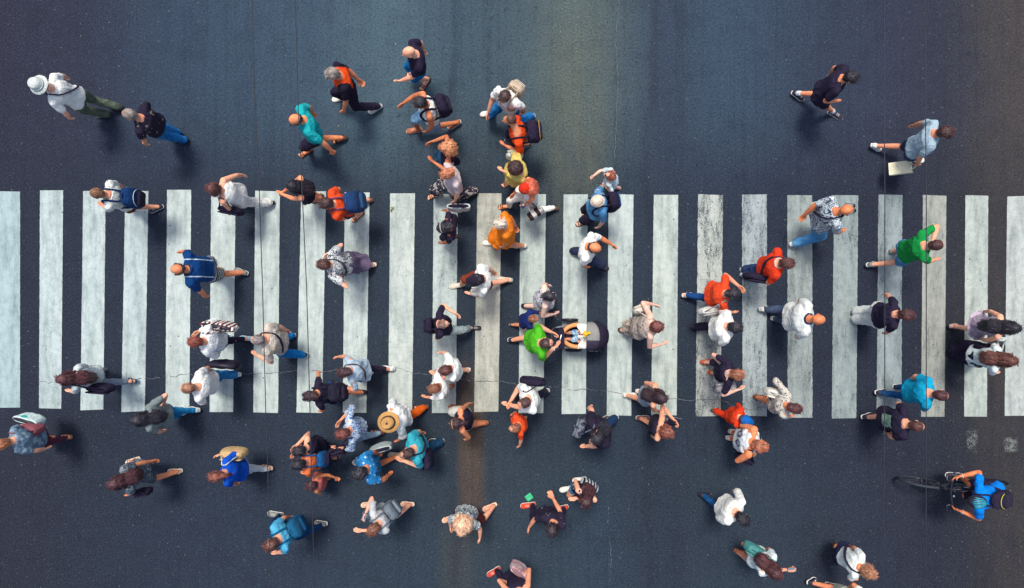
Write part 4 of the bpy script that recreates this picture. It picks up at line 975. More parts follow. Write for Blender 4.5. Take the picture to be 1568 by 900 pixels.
p = person("little child in coral pink dress", (476, 743), 180, [(513, 731), (489, 753)], [(500, 732), (494, 738)], h=1.14, sk='tan', top=('tank', F(206, 112, 106)), bot=('dress', F(210, 120, 114), .34, 1.35, 7), hair=('short', 76, 36, 42), shoe=SAND)
p = person("person in light blue t-shirt striding with legs wide apart", (414, 834), 208, [(443, 792), (425, 846)], [(421, 788, 175, 0), (493, 801, 185, .5)], h=1.74, top=tee(F(84, 172, 206), ease=.022), bot=('trousers', F(24, 60, 100), .9), hair=('short', 96, 52, 40), shoe=GSH, acc=[])
backpack("teal blue backpack on the light blue t-shirt", p, F(30, 92, 128), F(24, 76, 112), size=(.32, .17, .46), strap=F(20, 86, 126))
p = person("person in blue dotted shirt with open hand", (549, 725), 196, [(595, 728), (578, 694)], [(551, 707, 190, 0), (606, 697, 185, .3)], h=1.74, sk='tan', top=tee(F(42, 128, 186, 'dots', (206, 226, 234), .75), ease=.026), bot=('shorts', F(50, 120, 170, 'dots', (206, 226, 234), .75)), hair=('curly', *BKH, .80), shoe=('sneaker', (190, 176, 150)))
hangbag("pale grey carrier bag of the dotted shirt wearer", p, (584, 686), .75, (.36, .14, .30), F(176, 190, 190), ('hand', -1), yaw=15, kind='tote', mat2=BLK)
p = person("person in turquoise t-shirt and blue jeans with a round black bag", (623, 694), 196, [(645, 662), (620, 706, 1.15)], [(668, 676, 185), (640, 680)], h=1.76, fat=1.05, top=tee(F(58, 166, 182), ease=.024), bot=('trousers', F(28, 66, 96, 'denim', (46, 88, 122)), 1.05), hair=('crop', 72, 42, 40), shoe=BSH, acc=[('strap', 1, BLK)])
hangbag("round black bag behind the turquoise t-shirt and jeans", p, (654, 703), 1.1, (.32, .17, .38), BLK, None, yaw=100)
p = person("person in pale t-shirt and grey shorts with a grey backpack, holding a phone", (571, 811), 218, [(561, 784, 1.1), (556, 812, 1.1)], [(564, 773, 190, 0), (625, 772, 185, .4)], h=1.68, fem=True, top=tee(F(196, 200, 200)), bot=('bermuda', F(96, 112, 126)), hair=('short', 132, 78, 52), shoe=('flip', (222, 200, 180)))
phone("phone held out by the grey backpack wearer", p, -1)
backpack("grey backpack with dark piping", p, F(112, 124, 134), F(126, 138, 146), size=(.30, .16, .42))
p = person("person in ruffled patterned blouse, brown shorts and bare looking sandals", (707, 812), 258, [(735, 822), (690, 806)], [(688, 795, 200), (750, 777, 205)], h=1.68, fem=True, sk='fair', top=('puff', F(206, 212, 210, 'zebra', (72, 84, 96)), dict(ease=.026)), bot=('shorts', F(96, 44, 40)), hair=('mane', 236, 178, 136, 1.2), shoe=('flip', (236, 190, 160)))
p = person("person in black patched t-shirt and orange red shoes", (845, 813), 246, [(811, 806), (847, 763)], [(809, 774, 190, 0), (860, 778, 200, .3)], h=1.7, fem=True, top=tee(F(46, 40, 58, 'patches', (112, 110, 120)), ease=.02), bot=('trousers', BLK, .92), hair=('bob', 48, 34, 42), shoe=('sneaker', (214, 66, 34)))
p = person("person in black spotted top and denim shorts", (896, 770), 240, [(886, 757, 1.0), (884, 762, 1.0)], [(868, 749, 195), (888, 735, 190)], h=1.6, fem=True, top=('sleeveless', F(44, 38, 56, 'dots', (200, 204, 206), .8)), bot=('hotpants', F(64, 134, 180, 'denim', (110, 170, 204))), hair=('long', 72, 36, 42, .8), shoe=WSH)
hangbag("black and white striped bag beside the spotted top", p, (903, 743), 1.0, (.30, .14, .26), F(206, 212, 212, 'xstripe', (44, 40, 58), .9), ('shoulder', -1), yaw=150)
p = person('person in black holding a pink bag, cut by the bottom edge', (796, 918), 286, [(797, 890, 1.05), (781, 893, 1.0)], [(756, 876, 215, 0), (790, 872)], h=1.68, fem=True, sk='fair', top=('sleeveless', BLK), bot=('trousers', BLK, .95), hair=('short', *BKH), shoe=('sneaker', (200, 66, 44)))
hangbag('pale pink tote bag at the bottom edge', p, (796, 874), 1.0, (.34, .16, .34), F(206, 180, 178, 'camo', (180, 140, 146), 1, (222, 200, 196)), ('elbow', 1), yaw=-40, kind='tote', mat2=F(150, 110, 116), cat='tote bag')

# ---- lower middle
p = person('person in black t-shirt and blue skirt with sunglasses on the head', (474, 606), 184, [(488, 571), (493, 629)], [(551, 600, 178, .2), (522, 604)], h=1.66, fem=True, sk='tan', top=tee(BLK, ease=.022), bot=('skirt', F(22, 96, 160), .42), hair=('bun', 62, 34, 40), shoe=('dark', (44, 36, 46)), acc=[('headglasses',)])
backpack('glossy black backpack on the blue skirt wearer', p, F(38, 38, 54), BLK, size=(.32, .18, .42))
p = person('person in loose pale blue shirt and black leggings, white slip-on shoes', (525, 570), 186, [(519, 546), (526, 592, 1.05)], [(596, 564, 180, .5), (560, 572)], h=1.66, fem=True, top=tee(F(176, 196, 210), ease=.036, amp=.012), bot=('leggings', BLK), hair=('bun', 66, 34, 38), shoe=('plain', (226, 228, 224)), acc=[('strap', -1, F(84, 62, 58))])
p = person('person in white shirt, straw hat and orange trousers', (595, 646), 204, [(602, 615), (611, 673)], [(646, 624, 190, .35), (614, 634)], h=1.72, sk='tan', top=('three', F(238, 238, 232), dict(ease=.032, amp=.012)), bot=('trousers', F(226, 98, 32)), hair=('crop', *DKH), shoe=('sandal', (110, 66, 52)), hat=('straw', (196, 150, 92)))
p = person('person in blue and white painted shirt and pale jeans, arm folded up', (524, 664), 192, [(523, 642, 1.12), (520, 686, 1.05)], [(579, 662, 182, .4), (545, 668)], h=1.68, fem=True, top=('three', F(206, 218, 228, 'zebra', (62, 116, 176), 1.1), dict(ease=.028)), bot=('trousers', F(156, 190, 214, 'denim', (190, 212, 226)), .92), hair=('short', 116, 50, 38), shoe=('sandal', (92, 56, 50)))
hangbag('black leather bag below the painted shirt', p, (517, 690), 1.0, (.30, .13, .24), BLK, ('shoulder', 1), yaw=190)
p = person("person in black sleeveless top and white shorts, both arms out", (697, 648), 186, [(717, 618), (716, 672)], [(737, 647, 180, .2), (698, 624)], h=1.66, fem=True, sk='tan', top=('sleeveless', BLK), bot=('shorts', F(224, 224, 216)), hair=('pony', 62, 34, 40), shoe=TSAND, acc=[('headband', F(196, 140, 100))])
p = person("person in white t-shirt and black sling bag, hands joined ahead", (802, 617), 202, [(783, 612, 1.05), (780, 620, 1.0)], [(831, 599, 190, .3), (796, 606)], h=1.74, top=tee(F(240, 240, 232), ease=.026), bot=('trousers', F(46, 46, 62)), hair=('crop', 84, 50, 44), shoe=('sneaker', (180, 182, 176)))
hangbag("black sling bag beside a white t-shirt, above the orange child's dress", p, (816, 584), 1.15, (.42, .14, .24), BLK, ('shoulder', -1), yaw=-6)
p = person("child in red orange dress, one arm hanging", (788, 655), 196, [(796, 681), (786, 633)], [(800, 640), (795, 646)], h=1.28, top=tee(F(238, 84, 44), ease=.026), bot=('dress', F(238, 84, 44), .36, 1.15), hair=('crop', 156, 88, 54), shoe=SAND)
p = person("person in black t-shirt and dark jeans with a shiny grey bag", (912, 672), 214, [(904, 623), (899, 683)], [(936, 640, 190), (893, 652)], h=1.76, fat=1.25, top=tee(F(42, 36, 54), ease=.03), bot=('trousers', F(32, 56, 92)), hair=('long', 36, 32, 44, .7), shoe=BSH)
hangbag("shiny grey bag held against a black t-shirt", p, (888, 655), 1.0, (.34, .16, .28), F(118, 124, 136, 'camo', (56, 56, 70)), ('shoulder', -1), yaw=70)
p = person("person in grey sleeveless top, black shorts and white shoes", (1014, 609), -8, [(1003, 606, 1.05), (1008, 630)], [(964, 605, -5, .2), (985, 599, 0)], h=1.66, fem=True, sk='fair', top=('sleeveless', F(150, 162, 172)), bot=('shorts', BLK), hair=('long', 56, 32, 40, .8), shoe=WSH)
p = person("person in black sleeveless top and grey shorts with canvas shoes", (1022, 662), -14, [(1030, 641, 1.15), (998, 666)], [(984, 640, -5, .3), (1010, 645)], h=1.66, fem=True, top=('sleeveless', F(46, 42, 58)), bot=('shorts', F(132, 138, 146)), hair=('bob', 146, 74, 48), shoe=('canvas', (120, 72, 66)), acc=[('watch', -1, BLK)])
hangbag("small black camera bag held above grey shorts", p, (1032, 647), 1.1, (.18, .10, .14), BLK, ('shoulder', 1), yaw=0, kind='hand')
p = person("person in black t-shirt and orange sandals", (1130, 573), 0, [(1107, 561, 1.1), (1128, 597, 1.1)], [(1083, 554, 0, .3), (1096, 571, -5)], h=1.68, fem=True, sk='pale', top=tee(BLK, topz=.83), bot=('capri', BLK), hair=('short', 164, 92, 54), shoe=('sandal', (190, 74, 40)))
hangbag("grey patterned bag hugged by the orange sandals wearer", p, (1110, 593), 1.0, (.36, .18, .28), F(150, 146, 150, 'camo', (92, 86, 96), 1, (190, 184, 180)), ('elbow', -1), yaw=15)
p = person('child in red top wearing a bright blue cap', (1141, 643), -22, [(1130, 623), (1146, 655)], [(1096, 628, 0, .4), (1118, 632)], h=1.24, top=('three', F(226, 64, 32), dict(ease=.024)), bot=('trousers', F(226, 64, 32), 1.1), hair=('crop', 110, 66, 50), shoe=SAND, hat=('cap', (20, 100, 180)))
p = person("person in white vest with two grey zeros on its back", (1166, 683), -14, [(1143, 662, .95, -.6, .1, -1), (1146, 699, 1.05)], [(1123, 670, 0, .2), (1128, 662)], h=1.76, fat=1.2, sk='red', top=('sleeveless', F(232, 234, 232), dict(ease=.026)), bot=('shorts', F(200, 206, 210)), hair=('curly', 180, 96, 52, .80), shoe=('sneaker', (216, 196, 188)), acc=[('number', F(92, 104, 122)), ('watch', -1, BLK)])
hangbag("black bag below the white vest", p, (1140, 702), .9, (.30, .13, .26), BLK, ('shoulder', -1), yaw=160)
p = person("person in leopard blouse and dark skirt with a white bag", (1218, 625), -14, [(1190, 592, 1.0), (1209, 637)], [(1165, 609, -10), (1186, 612)], h=1.66, fem=True, fat=1.08, sk='tan', top=('three', F(206, 198, 186, 'leopard', (70, 60, 62), .7, (150, 132, 120)), dict(ease=.026)), bot=('skirt', F(62, 56, 64, 'camo', (90, 84, 86)), .30), hair=('bun', 92, 40, 40), shoe=('sandal', (110, 60, 48)))
hangbag('white handbag with strap over the leopard blouse', p, (1184, 601), 1.05, (.26, .14, .24), F(226, 224, 212), ('shoulder', 1), yaw=165)

# ---- lower right
p = person("person in white long sleeved shirt and blue jeans", (1138, 795), -38, [(1127, 752), (1100, 791)], [(1078, 757, -15, .5), (1106, 772, -20)], h=1.76, top=('long', F(242, 240, 230), dict(ease=.022)), bot=('trousers', F(22, 74, 124, 'denim', (50, 110, 160)), .95), hair=('short', *BKH), shoe=('dark', (40, 36, 50)), acc=[('watch', -1, BLK)])
p = person("person in white t-shirt with sea green bag, looking at a phone", (1189, 878), -40, [(1204, 872, 1.15), (1175, 841)], [(1136, 847, -20), (1147, 837, -20)], h=1.68, fem=True, top=tee(F(226, 236, 232), ease=.026), bot=('shorts', F(150, 160, 160)), hair=('long', 84, 38, 40, .35), shoe=TSAND)
phone("pale phone held by the sea green bag wearer", p, -1)
hangbag("sea green bag slung over a white t-shirt", p, (1157, 843), 1.0, (.38, .16, .28), F(84, 150, 146), ('shoulder', 1), yaw=150)
p = person("person in white t-shirt, black strap and sunglasses at the lower right", (1332, 877), -22, [(1304, 837), (1306, 886)], [(1275, 834, -20, .9), (1300, 862)], h=1.7, fem=True, sk='red', top=tee(F(240, 244, 236), ease=.020, hem=.56), bot=('shorts', F(38, 42, 70)), hair=('bob', 184, 118, 76), shoe=SAND, acc=[('glasses',), ('strap', -1, BLK)])
p = person('person in pale lime shorts cut off by the bottom edge', (1346, 946), -10, [(1304, 897, .9), (1318, 962)], [(1240, 889, 0, .7), (1276, 898)], h=1.72, sk='tan', top=tee(F(240, 240, 226)), bot=('bermuda', F(222, 226, 200)), hair=('short', *BRH), shoe=BSH)
# ------------------------------------------------------------------ road
def asphalt_nodes(t):
    """colour of the asphalt at a place of the road (metres, shared by road and worn paint)"""
    pos = t.n('ShaderNodeNewGeometry').outputs['Position']
    sx = t.n('ShaderNodeSeparateXYZ'); t.l(pos, sx.inputs[0]); X, Y, Z = sx.outputs
    wob = t.math('MULTIPLY', t.math('SUBTRACT', t.noise(t.map(pos, (.5, .35, 1)), 1.0, 3), .5), .55)
    Xw = t.math('ADD', X, wob)
    # lane wear, plus vignette shade painted into the greys, left to right
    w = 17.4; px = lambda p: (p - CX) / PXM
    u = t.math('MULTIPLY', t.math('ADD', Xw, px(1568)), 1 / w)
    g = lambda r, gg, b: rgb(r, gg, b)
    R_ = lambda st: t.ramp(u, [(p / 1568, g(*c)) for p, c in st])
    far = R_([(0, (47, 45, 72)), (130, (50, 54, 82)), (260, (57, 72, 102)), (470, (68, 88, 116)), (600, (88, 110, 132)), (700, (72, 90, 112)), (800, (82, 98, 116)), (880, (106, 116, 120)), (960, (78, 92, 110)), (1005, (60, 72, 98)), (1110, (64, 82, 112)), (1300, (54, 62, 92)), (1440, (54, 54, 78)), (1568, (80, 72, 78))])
    mid = R_([(0, (42, 45, 70)), (300, (43, 53, 78)), (600, (50, 62, 85)), (780, (48, 59, 80)), (960, (49, 61, 85)), (1200, (42, 50, 76)), (1400, (42, 45, 70)), (1500, (56, 53, 63)), (1568, (56, 54, 66))])  # darker crossing band: local-contrast shade painted into the colour
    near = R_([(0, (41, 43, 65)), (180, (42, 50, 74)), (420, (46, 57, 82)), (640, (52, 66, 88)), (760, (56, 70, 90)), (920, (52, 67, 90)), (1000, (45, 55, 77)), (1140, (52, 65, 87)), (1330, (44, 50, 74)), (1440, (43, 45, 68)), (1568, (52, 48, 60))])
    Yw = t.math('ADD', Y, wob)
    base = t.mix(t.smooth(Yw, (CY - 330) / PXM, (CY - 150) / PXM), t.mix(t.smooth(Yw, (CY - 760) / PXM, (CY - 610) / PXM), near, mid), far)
    band = lambda a, b, s, v=Xw: t.math('MULTIPLY', t.smooth(v, px(a) - s, px(a) + s), t.math('SUBTRACT', 1, t.smooth(v, px(b) - s, px(b) + s)))
    yb = lambda a, b, s: t.math('MULTIPLY', t.smooth(Y, (CY - b) / PXM - s, (CY - b) / PXM + s), t.math('SUBTRACT', 1, t.smooth(Y, (CY - a) / PXM - s, (CY - a) / PXM + s)))
    nz = t.noise(t.map(pos, (3.0, .7, 1)), 1.4, 4, .6)
    # olive and rust stains, tyre streaks
    m = t.math('MULTIPLY', t.math('MULTIPLY', band(838, 925, .28), yb(60, 330, .9)), t.smooth(nz, .25, .6))
    base = t.mix(t.math('MULTIPLY', m, .7), base, g(108, 111, 108))
    m = t.math('MULTIPLY', t.math('MULTIPLY', band(702, 740, .12, X), yb(570, 800, .6)), t.smooth(nz, .15, .5))
    base = t.mix(t.math('MULTIPLY', m, .85), base, g(104, 82, 75))
    m = t.math('MULTIPLY', t.math('MULTIPLY', band(675, 725, .1, X), yb(800, 1000, .4)), .45)
    base = t.mix(m, base, g(82, 78, 82))
    m = t.math('MULTIPLY', band(1500, 1640, .3), t.smooth(nz, .2, .6)); base = t.mix(t.math('MULTIPLY', m, .4), base, g(84, 72, 74))
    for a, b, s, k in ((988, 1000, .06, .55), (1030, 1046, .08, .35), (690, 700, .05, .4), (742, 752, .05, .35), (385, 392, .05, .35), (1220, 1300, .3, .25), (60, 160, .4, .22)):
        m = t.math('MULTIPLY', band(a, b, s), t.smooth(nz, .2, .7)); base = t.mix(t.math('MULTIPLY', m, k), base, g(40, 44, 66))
    streak = t.noise(t.map(pos, (7, .16, 1)), 1.6, 5, .62)
    base = t.mix(.55, base, t.ramp(streak, [(.3, (.62, .64, .68, 1)), (.5, (1, 1, 1, 1)), (.72, (1.0, 1.0, .98, 1))]), 'MULTIPLY')
    blot = t.noise(pos, 2.3, 6, .68)
    base = t.mix(.55, base, t.ramp(blot, [(.32, (.60, .62, .68, 1)), (.52, (1, 1, 1, 1))]), 'MULTIPLY')
    oil = t.noise(pos, 6.5, 3, .6); base = t.mix(t.math('MULTIPLY', t.smooth(oil, .63, .74), .55), base, g(36, 40, 56))
    # aggregate: dark binder, light stones
    ag = t.noise(pos, 30, 4, .85); ag2 = t.noise(pos, 70, 2, .7)
    base = t.mix(.9, base, t.ramp(ag, [(.36, (.25, .26, .30, 1)), (.5, (.74, .75, .76, 1)), (.62, (1, 1, 1, 1))]), 'MULTIPLY')
    base = t.mix(t.math('MULTIPLY', t.smooth(ag2, .55, .68), .38), base, g(112, 124, 138))
    v = t.n('ShaderNodeTexVoronoi'); v.inputs['Scale'].default_value = 6.0; t.l(pos, v.inputs['Vector'])
    sp = t.math('MULTIPLY', t.math('LESS_THAN', v.outputs['Distance'], .05), t.math('GREATER_THAN', t.n_sep(v.outputs['Color']), .80))
    base = t.mix(t.math('MULTIPLY', sp, .5), base, g(178, 186, 184))
    for sc, rad_, pr, c_, k_ in ((17, .17, .62, (100, 114, 130), .38), (13, .15, .72, (30, 34, 52), .6), (9, .10, .80, (136, 146, 152), .45)):
        v = t.n('ShaderNodeTexVoronoi'); v.inputs['Scale'].default_value = sc; t.l(pos, v.inputs['Vector'])
        sp = t.math('MULTIPLY', t.math('LESS_THAN', t.math('ADD', v.outputs['Distance'], t.math('MULTIPLY', ag2, .12)), rad_ + .05), t.math('GREATER_THAN', t.n_sep(v.outputs['Color']), pr))
        base = t.mix(t.math('MULTIPLY', sp, k_), base, g(*c_))
    hgt = t.math('ADD', t.math('MULTIPLY', ag, .8), t.math('MULTIPLY', ag2, .5))
    return pos, base, hgt, (X, Y, Z)

def n_sep(s, c):
    x = s.n('ShaderNodeSeparateColor'); s.l(c, x.inputs[0]); return x.outputs[0]
NT.n_sep = n_sep

def asphalt():
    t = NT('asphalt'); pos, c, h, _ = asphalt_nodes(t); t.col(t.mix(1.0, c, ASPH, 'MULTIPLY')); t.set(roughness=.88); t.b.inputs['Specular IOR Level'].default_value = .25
    t.bump(h, .6, .006); return t.m
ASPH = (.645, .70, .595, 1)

def road_paint():
    """thick crossing paint: object colour rgb = its tint, object colour alpha = how much is left"""
    t = NT('road_paint'); pos, a, h, (X, Y, Z) = asphalt_nodes(t)
    oi = t.n('ShaderNodeObjectInfo'); tint, keep = oi.outputs['Color'], oi.outputs['Alpha']
    rnd = t.math('MULTIPLY', oi.outputs['Random'], 30)
    cb = t.n('ShaderNodeCombineXYZ'); t.l(rnd, cb.inputs[2]); va = t.n('ShaderNodeVectorMath', operation='ADD'); t.l(pos, va.inputs[0]); t.l(cb.outputs[0], va.inputs[1]); q = va.outputs[0]
    dirt = t.noise(t.map(q, (3.2, .55, 1)), 2.2, 6, .66); fine = t.noise(q, 75, 3, .7); cl = t.noise(q, 9, 4, .65)
    p = t.mix(.9, tint, t.ramp(dirt, [(.34, (.60, .63, .64, 1)), (.58, (1, 1, 1, 1))]), 'MULTIPLY')
    p = t.mix(.65, p, t.ramp(cl, [(.36, (.74, .77, .78, 1)), (.56, (1, 1, 1, 1))]), 'MULTIPLY')
    p = t.mix(.5, p, t.ramp(fine, [(.38, (.55, .58, .60, 1)), (.54, (1, 1, 1, 1))]), 'MULTIPLY')
    scuf = t.noise(t.map(q, (7, 2.0, 1)), 2.6, 6, .75, .6); wear = t.math('ADD', t.math('MULTIPLY', fine, .60), t.math('ADD', t.math('MULTIPLY', scuf, .50), t.math('MULTIPLY', dirt, .25)))
    thr = t.math('SUBTRACT', 1.10, t.math('MULTIPLY', keep, .62))      # keep 1 -> .48
    gone = t.math('SUBTRACT', 1, t.smooth_dyn(wear, thr)); scf = t.ramp(scuf, [(.34, (.66, .69, .71, 1)), (.52, (1, 1, 1, 1))]); p = t.mix(.45, p, scf, 'MULTIPLY')
    v = t.n('ShaderNodeTexVoronoi'); v.inputs['Scale'].default_value = 5.0; t.l(q, v.inputs['Vector'])
    chip = t.math('MULTIPLY', t.math('LESS_THAN', t.math('ADD', v.outputs['Distance'], t.math('MULTIPLY', fine, .06)), .092), t.math('GREATER_THAN', t.n_sep(v.outputs['Color']), .55))
    gone = t.math('MAXIMUM', t.math('MULTIPLY', gone, .8), t.math('MULTIPLY', chip, .8))
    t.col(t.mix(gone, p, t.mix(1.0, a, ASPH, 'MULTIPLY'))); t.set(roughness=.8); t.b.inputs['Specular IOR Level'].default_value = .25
    t.bump(t.math('ADD', fine, t.math('MULTIPLY', gone, -.8)), .5, .004); return t.m

def smooth_dyn(s, v, thr):
    x = s.n('ShaderNodeMapRange', interpolation_type='SMOOTHSTEP'); s.l(v, x.inputs[0])
    s.l(s.math('SUBTRACT', thr, .035), x.inputs[1]); s.l(s.math('ADD', thr, .035), x.inputs[2]); return x.outputs[0]
NT.smooth_dyn = smooth_dyn

def ghost_paint():
    t = NT('ghost_paint'); pos, a, h, (X, Y, Z) = asphalt_nodes(t); gc = t.n('ShaderNodeTexCoord').outputs['Generated']; sx = t.n('ShaderNodeSeparateXYZ'); t.l(gc, sx.inputs[0])
    e = 1
    for o_ in sx.outputs[:2]: e = t.math('MULTIPLY', e, t.math('MULTIPLY', t.smooth(o_, 0.0, .25), t.math('SUBTRACT', 1, t.smooth(o_, .75, 1.0))))
    f = t.math('ADD', t.math('MULTIPLY', t.noise(pos, 55, 3, .8), .7), t.math('MULTIPLY', t.noise(pos, 7, 3, .6), .5))
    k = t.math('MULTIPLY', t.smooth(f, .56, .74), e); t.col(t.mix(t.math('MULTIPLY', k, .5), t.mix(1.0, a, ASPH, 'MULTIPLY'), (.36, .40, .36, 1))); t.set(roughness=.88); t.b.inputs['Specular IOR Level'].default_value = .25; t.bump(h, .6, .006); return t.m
GHOST = ghost_paint()

m = MB(); G = 120.0; n = 12
vs = [(-G + 2 * G * i / n, -G + 2 * G * j / n, 0) for j in range(n + 1) for i in range(n + 1)]
m._add(vs, [(j * (n + 1) + i, j * (n + 1) + i + 1, (j + 1) * (n + 1) + i + 1, (j + 1) * (n + 1) + i) for j in range(n) for i in range(n)])
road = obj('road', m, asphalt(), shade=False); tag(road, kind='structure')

PAINT = road_paint()
#        top-left top-right top-y  bottom-left bottom-right bottom-y  tint  kept
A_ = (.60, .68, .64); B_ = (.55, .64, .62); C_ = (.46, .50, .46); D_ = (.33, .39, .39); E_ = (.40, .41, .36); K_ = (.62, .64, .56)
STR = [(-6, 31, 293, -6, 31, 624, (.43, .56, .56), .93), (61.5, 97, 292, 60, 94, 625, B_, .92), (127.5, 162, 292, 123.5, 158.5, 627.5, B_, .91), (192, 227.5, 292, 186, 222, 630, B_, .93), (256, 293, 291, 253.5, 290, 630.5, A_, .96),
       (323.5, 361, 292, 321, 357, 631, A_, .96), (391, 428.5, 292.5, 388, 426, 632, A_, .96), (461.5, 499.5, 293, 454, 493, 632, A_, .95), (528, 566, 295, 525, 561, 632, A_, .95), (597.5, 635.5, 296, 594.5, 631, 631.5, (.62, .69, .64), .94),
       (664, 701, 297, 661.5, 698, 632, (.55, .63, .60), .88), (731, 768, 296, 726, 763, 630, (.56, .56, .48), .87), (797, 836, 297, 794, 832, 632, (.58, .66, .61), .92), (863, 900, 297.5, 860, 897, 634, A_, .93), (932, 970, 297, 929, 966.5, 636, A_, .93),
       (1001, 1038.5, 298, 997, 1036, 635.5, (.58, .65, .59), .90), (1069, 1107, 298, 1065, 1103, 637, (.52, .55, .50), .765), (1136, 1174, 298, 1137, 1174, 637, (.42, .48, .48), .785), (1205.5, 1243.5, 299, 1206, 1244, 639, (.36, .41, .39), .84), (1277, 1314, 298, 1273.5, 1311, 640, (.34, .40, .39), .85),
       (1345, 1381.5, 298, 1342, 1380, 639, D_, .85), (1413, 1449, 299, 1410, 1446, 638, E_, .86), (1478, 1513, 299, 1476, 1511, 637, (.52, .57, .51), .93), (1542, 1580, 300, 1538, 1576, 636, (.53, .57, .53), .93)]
for i, (a, b, y0, c, d, y1, tint, keep) in enumerate(STR):
    m = MB(); rr = random.Random(i); nseg = 90; L = []; R = []
    for j in range(nseg + 1):
        t = j / nseg; w = .45 * (rr.random() - .5); w2 = .45 * (rr.random() - .5)
        if i in (16, 17, 18, 19, 20): w *= 2; w2 *= 2
        L.append(at(lerp(a, c, t) + w, lerp(y0, y1, t))); R.append(at(lerp(b, d, t) + w2, lerp(y0, y1, t)))
    for k in (0, nseg):      # uneven ends
        for s in (L, R): s[k][1] += (rr.random() - .5) * .02
    top = []
    for l_, r_ in zip(L, R): top += [l_ + [0, 0, .005], r_ + [0, 0, .005]]
    m._add(top, [(2 * j + 2, 2 * j + 3, 2 * j + 1, 2 * j) for j in range(nseg)])
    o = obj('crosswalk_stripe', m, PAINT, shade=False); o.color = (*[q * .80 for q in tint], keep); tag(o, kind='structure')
for a, b, y0, y1, keep in ((1478, 1498, 655, 695, .60), (1534, 1560, 667, 694, .66)):      # ghosts of older stripes
    m = MB(); q = [at(a, y1), at(b, y1), at(b, y0), at(a, y0)]; m._add([p + [0, 0, .004] for p in q], [(0, 1, 2, 3)])
    o = obj('worn_road_marking', m, GHOST, shade=False); tag(o, kind='structure')

def crack(pts, w, c, seed, name='road_crack', gap=0.0):
    rr = random.Random(seed); m = MB(); P = []
    for (x0, y0), (x1, y1) in zip(pts[:-1], pts[1:]):
        n_ = max(2, int(math.hypot(x1 - x0, y1 - y0) / 5))
        for j in range(n_): t = j / n_; P.append((lerp(x0, x1, t) + rr.uniform(-1.1, 1.1), lerp(y0, y1, t) + rr.uniform(-1.3, 1.3)))
    for (x0, y0), (x1, y1) in zip(P[:-1], P[1:]):
        if rr.random() < gap: continue
        a, b = at(x0, y0, .0085), at(x1, y1, .0085); d = unit(b - a); nn = np.array([-d[1], d[0], 0]); wa = w * rr.uniform(.35, 1.2)
        m._add([a - nn * wa - d * .004, b - nn * wa + d * .004, b + nn * wa + d * .004, a + nn * wa - d * .004], [(0, 1, 2, 3)])
    o = obj(name, m, plain('crack_fill' + str(c[0]), (*c, 1), .9), shade=False); return tag(o, kind='structure')
crack([(60, 583), (75, 586), (98, 582), (160, 582), (210, 580), (235, 579), (290, 573), (318, 574), (390, 572), (428, 571), (462, 567), (497, 569), (525, 565), (562, 563), (598, 559), (632, 571), (665, 573), (700, 579), (726, 584), (752, 584), (764, 583), (796, 589), (835, 591), (860, 594), (880, 597), (900, 596), (930, 599), (943, 601), (966, 605), (1026, 610), (1050, 613), (1075, 611), (1102, 611), (1130, 624), (1150, 627), (1172, 622)], .0055, (.105, .115, .13), 3, gap=.12)
crack([(948, 0), (943, 60), (946, 120), (944, 190), (941, 250)], .0045, (.11, .125, .14), 5, gap=.4)
crack([(933, 760), (931, 800), (936, 850), (933, 900)], .0045, (.10, .115, .13), 6, gap=.5)
crack([(1470, 664), (1500, 662), (1528, 667), (1568, 664)], .006, (.03, .03, .045), 8, gap=.1)
crack([(1018, 598 + 40), (1050, 642), (1064, 644)], .004, (.2, .21, .22), 9, gap=.3)

# dropped bits on the road
def leaf(label, px, r, c, n=5, seed=0):
    rr = random.Random(seed); m = MB(); o0 = at(px[0], px[1], .006)
    for k in range(n):
        a = rr.uniform(0, 6.28); d = np.array([cos(a), sin(a), 0]); q = np.array([-sin(a), cos(a), 0]); up_ = np.array([0, 0, .004 + .012 * rr.random()]); ln = r * rr.uniform(.7, 1.1)
        t = [np.array([0, 0, .003]), d * ln * .45 + q * ln * .3 + up_, d * ln + up_ * 1.5, d * ln * .45 - q * ln * .3 + up_]
        m._add(t + [x - np.array([0, 0, .002]) for x in t], [(0, 3, 2, 1), (4, 5, 6, 7), (0, 1, 5, 4), (1, 2, 6, 5), (2, 3, 7, 6), (3, 0, 4, 7)])
    o = obj('leaf', m, plain('leaf' + str(c[1]), rgb(*c), .6), loc=tuple(o0)); tag(o, label, 'leaf', 'leaves fallen on the road')
leaf('olive sprig of leaves lying on a white stripe', (600, 320), .055, (122, 126, 70), 6, 1)
leaf("tiny yellow leaf left of the blue shorts walker", (605, 68), .026, (176, 180, 130), 2, 2)
leaf('tiny pale leaf behind the turquoise t-shirt walker', (519, 193), .026, (190, 184, 140), 2, 3)
leaf("small green leaf right of the black strappy top", (701, 226), .032, (150, 160, 80), 2, 4)
leaf("loose leaf at the left end of the olive sprig", (596, 322), .02, (120, 130, 80), 2, 5)
m = MB(); m.slab(np.array([0, 0, .003]), unit(np.array([1, .75, 0])), unit(np.array([-.75, 1, 0])), Z3, .058, .052, .002, .001)
g = F(60, 186, 130, 'denim', (100, 214, 160)); o = obj('paper_scrap', m, g, loc=tuple(at(810, 761, .004))); tag(o, 'mint green square of paper lying on the asphalt', 'paper')

